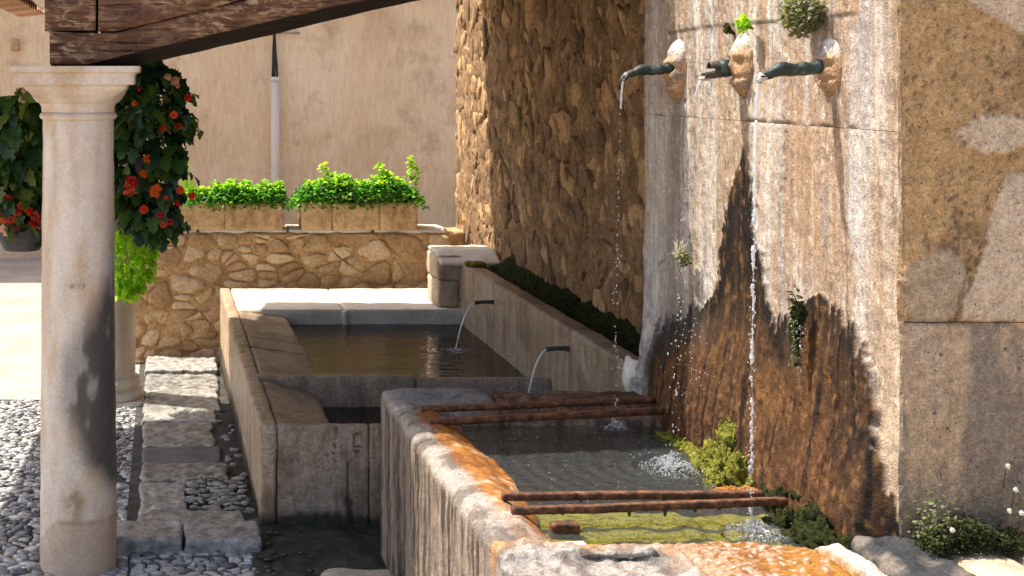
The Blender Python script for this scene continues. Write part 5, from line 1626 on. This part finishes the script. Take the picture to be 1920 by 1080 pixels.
def bush(name, x0, x1, h, n, seed, label, m='bush_leaf', sz=(.022, .042), shoots=()):
    t = thing(name, ((x0 + x1) / 2, 10.8, 1.09), label, 'plant', 'leafy plants in the troughs')
    rg = random.Random(seed)
    pts = []
    while len(pts) < n:
        u = rg.uniform(-1, 1); w = rg.uniform(-1, 1); z = rg.random()
        prof = (1 - abs(u) ** 7) * (1 - 0.5 * abs(w) ** 3) * (0.86 + 0.10 * math.sin(u * 9 + seed) + .05 * math.sin(u * 31))
        if z > prof: continue
        if z < prof * 0.45 and rg.random() < 0.7: continue
        pts.append(np.array([(x0 + x1) / 2 + u * (x1 - x0) / 2, 10.80 + w * 0.19, 1.07 + z * h]))
    ctr = lambda p: np.array([(x0 + x1) / 2, 10.80, p[2]])
    (v, f), r = leaves(pts, 'ovate', [rg.uniform(*sz) for _ in pts], seed, (-0.7, 0.7))
    tag(add('foliage', (v, f), MAT[m], t, rnd=r), kind='stuff')
    tops = [p + np.array([0, 0, .012]) for p in pts if p[2] > 1.07 + .62 * h and rg.random() < .55]  # lime-coloured top leaves paint the backlit rim of the foliage
    (v, f), r = leaves(tops, 'ovate', [rg.uniform(*sz) for _ in tops], seed + 3, (-1.2, 0.4))
    tag(add('backlit_leaves', (v, f), MAT['lime_leaf'], t, rnd=r), kind='stuff')
    stem = []
    for k in range(14):
        X = rg.uniform(x0 + .05, x1 - .05)
        stem.append(tube([(X, 10.8, 1.06), (X + rg.uniform(-.03, .03), 10.8 + rg.uniform(-.1, .1), 1.07 + h * .6)], [.006, .003], 5))
    tag(add('stems', join(stem), MAT['bush_leaf'], t), kind='stuff')
    for (xs_, hs) in shoots:
        q = []
        ps = [np.array([xs_ + .012 * math.sin(k * 1.3), 10.80, 1.07 + h * .6 + (hs - h * .6) * k / 9]) for k in range(10)]
        for k, p in enumerate(ps):
            for _ in range(4): q.append(p + np.array([rg.gauss(0, .014), rg.gauss(0, .012), rg.gauss(0, .01)]))
        (v, f), r = leaves(q, 'ovate', [rg.uniform(.03, .05) for _ in q], seed + 5, (-1.0, 0.3))
        tag(add('shoot', (v, f), MAT['lime_leaf'], t, rnd=r), kind='stuff')
    return t
bush('leafy_plant', 0.20, 0.42, 0.17, 900, 1, 'smallest leafy green plant in the left trough, beside the begonia')
bush('leafy_plant', 0.39, 0.78, 0.225, 2000, 2, 'middle leafy green plant of the left trough, wide and rounded')
bush('leafy_plant', 0.74, 1.03, 0.215, 1500, 3, 'round leafy green plant at the right end of the left trough')
bush('leafy_plant', 1.05, 2.14, 0.27, 5600, 4, 'long leafy green hedge plant with pale shoots filling the right trough', shoots=((1.33, .34), (1.78, .34), (1.83, .30), (2.03, .40), (2.06, .34)))
bl_ = []
gt = thing('iris_tuft', (0.24, 10.8, 1.08), 'upright yellow green blades standing in the left trough beside the begonia', 'plant')
for k in range(9):
    X = 0.20 + .012 * k
    p0 = np.array([X, 10.80 + random.uniform(-.06, .06), 1.09])
    h = random.uniform(.18, .52)
    d = np.array([random.uniform(-.05, .03), 0, h])
    n_ = 7
    L = [p0 + d * i / n_ + np.array([-.02 * (i / n_) ** 2, 0, 0]) for i in range(n_ + 1)]
    w = np.interp(np.linspace(0, 1, n_ + 1), [0, .4, 1], [.008, .011, .001])
    v = np.concatenate([[l + np.array([-ww, 0.004, 0]) for l, ww in zip(L, w)], [l + np.array([ww, -0.004, 0]) for l, ww in zip(L, w)]])
    f = [(i, i + 1, n_ + 2 + i, n_ + 1 + i) for i in range(n_)]
    add('blade', (v, f), MAT['lime_leaf'], gt)

# ---- plants rooted in the fountain masonry
def tuft(name, c, r, n, kind, m, sz, label, seed, cat='plant', droop=(-1.0, 0.8), flowers=0, bias=(0, 0, 0)):
    t = thing(name, tuple(c), label, cat)
    rg = random.Random(seed)
    pts = []
    while len(pts) < n:
        q = np.array([rg.uniform(-1, 1) for _ in range(3)])
        if np.linalg.norm(q) > 1: continue
        pts.append(np.array(c) + q * np.array(r) + np.array(bias) * rg.random())
    ctr = lambda p: np.array(c) + np.array([0.1, 0, 0])
    (v, f), rr_ = leaves(pts, kind, [rg.uniform(*sz) for _ in pts], seed, droop, ctr)
    tag(add('foliage', (v, f), MAT[m], t, rnd=rr_), kind='stuff')
    st = [tube([np.array(c) + np.array([.03, 0, -.02]), (np.array(c) + p) / 2, p], [.004, .003, .0015], 5) for p in pts[:18]]
    tag(add('stems', join(st), MAT[m], t), kind='stuff')
    return t
P1 = lambda x, y, X: np.array([X, 2500 * X / (x - 300), CAM_H - (y - 150) * X / (x - 300)])
c = P1(1506, 28, 2.09)
tuft('wall_shrub', c, (.06, .085, .075), 620, 'ovate', 'herb_leaf', (.012, .028), 'grey green shrublet rooted at the top of the fountain wall above the third spout', 41)
c = P1(1396, 44, 2.10)
tuft('wall_fern', c, (.02, .03, .03), 120, 'ovate', 'lime_leaf', (.012, .024), 'tiny bright green plant growing above the middle spout', 42)
c = P1(1365, 55, 2.12)
tuft('dry_tuft', c, (.012, .02, .022), 50, 'ovate', 'dark_moss_leaf', (.01, .02), 'small dark dry tuft left of the bright plant over the middle spout', 43)
c = P1(1283, 485, 2.09)
t_ = tuft('wall_tuft', c, (.03, .05, .03), 160, 'ovate', 'herb_leaf', (.010, .02), 'small tuft with pale straw growing on the fountain wall left of the stain', 44)
sw = []
for k in range(40):
    a = random.uniform(-1, 1); b = random.uniform(.2, 1.2)
    q = c + np.array([-0.03 * random.random(), .06 * a, 0.065 * b])
    sw.append(tube([c, (c + q) / 2 + np.array([-.012, 0, .008]), q], [.0018, .0015, .001], 4))
for k in range(4):
    q = c + np.array([-0.03, .20, -.045 - .006 * k])
    sw.append(tube([c, c + np.array([-.03, .06, .015]), q], [.003, .0025, .0015], 4))
tag(add('straw', join(sw), MAT['straw'], t_), kind='stuff')
c = P1(1496, 575, 2.08)
tuft('wall_creeper', c, (.02, .022, .085), 170, 'ovate', 'dark_moss_leaf', (.014, .028), 'small dark green creeper hanging on the wet stain of the fountain wall', 45, bias=(0, 0, -0.12))
# creeper and daisies along the foot of the rendered wall
pts = []
rg = random.Random(9)
for k in range(3800):
    X = rg.uniform(2.16, 2.44)
    hh = 0.085 * (0.6 + 0.5 * math.sin(X * 31) * .4 + .4 * (1 - abs((X - 2.31) / .16)))
    pts.append(np.array([X, 3.80 + rg.uniform(-.07, .03), 0.765 + hh * rg.random()]))
(v, f), r = leaves(pts, 'small', [rg.uniform(.005, .013) for _ in pts], 91, (-1.3, .6))
tag(add('creeper', (v, f), MAT['dark_moss_leaf'], rnd=r), 'low dark green creeper along the foot of the rendered wall', 'creeper', kind='stuff')
pts = [np.array([rg.gauss(2.205, .03), 3.80 + rg.uniform(-.05, .02), 0.80 + abs(rg.gauss(0, .05))]) for _ in range(260)]
(v, f), r = leaves(pts, 'ovate', [rg.uniform(.008, .018) for _ in pts], 92, (-1.0, .8))
tag(add('dry_creeper', (v, f), MAT['herb_leaf'], rnd=r), 'grey green dry creeper climbing the corner between fountain and rendered wall', 'creeper', kind='stuff')
pts = [np.array([rg.gauss(2.52, .04), 3.78 + rg.uniform(-.06, .03), 0.78 + abs(rg.gauss(0, .08))]) for _ in range(700)]
(v, f), r = leaves(pts, 'ovate', [rg.uniform(.006, .015) for _ in pts], 93, (-1.0, .8))
tag(add('daisy_bush', (v, f), MAT['herb_leaf'], rnd=r), 'grey green daisy bush at the right edge below the rendered wall', 'plant', kind='stuff')
dv, df = [], []
dme = None
def daisy(p, s, label):
    t = thing('daisy', tuple(p), label, 'flower', 'white daisies by the rendered wall')
    lv, lf = LEAF['small']
    vs, fs, off = [], [], 0
    for i in range(11):
        R = rotm(0, -1.3 * 0 , 6.283 * i / 11)
        v = (lv * np.array([1, .55, .6])) @ R.T
        v = v @ rotm(1.25, 0, random.uniform(-.4, .4)).T
        vs.append(v * s + p); fs.extend([tuple(j + off for j in q) for q in lf]); off += len(lv)
    add('petals', (np.concatenate(vs), fs), MAT['daisy'], t)
    add('eye', sphere(p + np.array([0, -s * .15, 0]), s * .32, 8, 6), MAT['daisy_eye'], t)
    add('stalk', tube([p + np.array([0, .004, 0]), p + np.array([0.004, .02, -.03]), p + np.array([0.006, .03, -.07])], [.0012, .0012, .0015], 5), MAT['dark_moss_leaf'], t)
for (x, y, lab) in ((1890, 874, 'highest white daisy against the rendered wall at the right edge'), (1905, 918, 'white daisy near the right edge, second from the top'),
                    (1893, 958, 'white daisy over the right daisy bush, third from the top'), (1916, 962, 'white daisy cut by the right edge of the picture'),
                    (1786, 994, 'lone white daisy on the dark creeper below the plinth')):
    daisy(at(x, y, 3.70), 0.0085, lab)

# =================================================================== FALLING WATER
def drop_mesh(pts, sizes, seed):
    rg = random.Random(seed)
    parts = []
    for p, s in zip(pts, sizes):
        parts.append(sphere(p, (s * rg.uniform(.7, 1.1), s * rg.uniform(.7, 1.1), s * rg.uniform(.9, 2.0)), 7, 5))
    return join(parts)
def fall(p0, p1, nd, dense, label, seed, w=0.006, size=(.0012, .003)):
    """broken thread of water from a spout lip down to the basin"""
    rg = random.Random(seed)
    t = thing('water_stream', tuple(p1), label, 'water stream', 'threads of falling water')
    p0 = np.array(p0, float); p1 = np.array(p1, float)
    def pos(k):
        k = np.asarray(k, float)
        return p0 + (p1 - p0) * np.stack([np.sqrt(k), k, k], -1)
    pts, sz = [], []
    for i in range(nd):
        k = rg.random() ** .9
        j = w * (0.25 + k)
        pts.append(pos(k) + np.array([rg.gauss(0, j * .55), rg.gauss(0, j * .55), 0]))
        sz.append(rg.uniform(*size) * (0.8 + .5 * k))
    tag(add('drops', drop_mesh(pts, sz, seed), MAT['drops'], t), kind='stuff')
    m = int(70 + 520 * dense)
    kk = np.linspace(0, dense, m)
    cp = pos(kk)
    q = np.stack([kk * 30, kk * 0 + seed, kk * 0], 1)
    cp[:, 0] += .0075 * (0.12 + kk) * (fbm(q, 3, seed) + .5 * fbm(q * 4, 2, seed + 1)); cp[:, 1] += .0075 * (.12 + kk) * (fbm(q + 9, 3, seed + 2) + .5 * fbm(q * 4, 2, seed + 3))
    r = 0.0047 * (1 + 1.3 * fbm(q * 2.6, 3, seed + 4) * np.clip(kk * 6, .1, 1)) * (1 - .2 * kk)
    r = np.where(fbm(q * 1.1 + 4, 2, seed + 5) < -0.36 - .3 * (kk < .1), .0004, np.clip(r, .0005, .009))
    add('jet', tube(cp, r, 8), MAT['drops'], t)
    return t
fall((1.908, 5.49, 2.095), (1.868, 5.47, 0.68), 120, 0.08, 'thin broken water stream falling from the first spout past the tall brown wall', 51, .013, (.0012, .0027))
fall((2.004, 4.93, 2.098), (1.885, 4.90, 0.68), 110, 0.05, 'sparse dripping water stream falling from the middle spout', 52, .018, (.0011, .0026))
fall((1.914, 4.26, 2.085), (1.878, 4.235, 0.68), 170, 0.98, 'dense white water stream falling from the third spout before the brown stain', 53, .012, (.0010, .0026))
def arc(p0, p1, label, seed):
    t = thing('water_stream', tuple(p1), label, 'water stream', 'arcs of water in the washing pool')
    k = np.linspace(0, 1, 40)
    p0 = np.array(p0); p1 = np.array(p1)
    c = p0 + (p1 - p0) * np.stack([k, k, k ** 2 * .92 + k * .08], 1)
    c[:, 0] = p0[0] + (p1[0] - p0[0]) * (k ** .85)
    r = .0062 * (1 - .35 * k) * (1 + .22 * np.sin(k * 60) * k)
    add('jet', tube(c, r, 9), MAT['drops'], t)
arc((2.035, 8.56, .672), (1.895, 8.55, .366), 'curved water jet from the far parapet spout into the large pool', 54)
arc((2.04, 6.99, .690), (1.905, 6.99, .311), 'curved water jet from the near parapet spout into the small compartment', 55)
def splash(c, r, h, n, label, seed, size=(.0008, .0024)):
    rg = random.Random(seed)
    t = thing('water_splash', tuple(c), label, 'splash', 'splashes where the water lands')
    pts, sz = [], []
    for k in range(n):
        a = rg.uniform(0, 6.283); q = rg.random() ** 1.25
        z = h * rg.random() ** 2.2 * (1.1 - q) ** 1.3
        pts.append(np.array(c) + np.array([r * q * math.cos(a), r * q * 1.15 * math.sin(a), z])); sz.append(rg.uniform(*size) * (1.2 - .5 * q))
    tag(add('drops', drop_mesh(pts, sz, seed), MAT['drops'], t), kind='stuff')
    # torn sheets thrown up by the jet
    jets = []
    for k in range(int(4 + n / 200)):
        a = rg.uniform(0, 6.283); l = r * rg.uniform(.35, .9); hh = h * rg.uniform(.3, 1.0)
        k_ = np.linspace(0, 1, 9)[:, None]
        p = np.array(c) + np.array([.012 * math.cos(a), .012 * math.sin(a), 0]) + k_ * np.array([l * math.cos(a), l * math.sin(a), 0]) + np.array([0, 0, 1]) * hh * 4 * k_ * (1 - k_) * .8
        jets.append(tube(p + np.array([[rg.gauss(0, .002) for _ in range(3)] for _ in range(9)]), np.interp(np.linspace(0, 1, 9), [0, .5, 1], [.0022, .0014, .0006]) * rg.uniform(.6, 1.1), 6))
    tag(add('spray', join(jets), MAT['drops'], t), kind='stuff')
    return t
splash((1.88, 4.90, .672), .115, .06, 850, 'large white splash in the dark water under the middle spout', 61)
splash((1.875, 4.20, .672), .095, .045, 1000, 'dense white splash behind the nearest iron bar under the third spout', 62)
splash((1.868, 5.47, .672), .055, .035, 220, 'small splash near the back rim under the first spout', 63)
splash((1.895, 8.55, .367), .09, .012, 220, 'faint ring of ripples and drops where the far jet lands in the pool', 64)
sp = []
for k in range(80):
    X = random.uniform(1.27, 1.95); Y = random.uniform(4.4, 5.4)
    s = random.uniform(.0008, .0022)
    sp.append(sphere((X, Y, .6745), (s * random.uniform(1, 2.2), s, s * .7), 6, 4))
tag(add('foam_flecks', join(sp), MAT['drops']), 'white foam flecks scattered over the dark basin water', 'foam', kind='stuff')
# wet glints sprayed on the stained wall beside the streams
sp = []
for k in range(120):
    x = random.gauss(1285, 24); y = random.uniform(590, 800)
    p = P1(x, y, 2.075 - .02 * random.random()); s = random.uniform(.0009, .0024)
    sp.append(sphere(p, (s, s, s * 1.5), 6, 4))
for k in range(60):
    x = random.gauss(1495, 8); y = random.uniform(600, 700)
    p = P1(x, y, 2.055); s = random.uniform(.0008, .002)
    sp.append(sphere(p, (s, s, s), 6, 4))
tag(add('water_spray', join(sp), MAT['drops']), 'fine water drops clinging to the brown stained fountain wall', 'spray', kind='stuff')
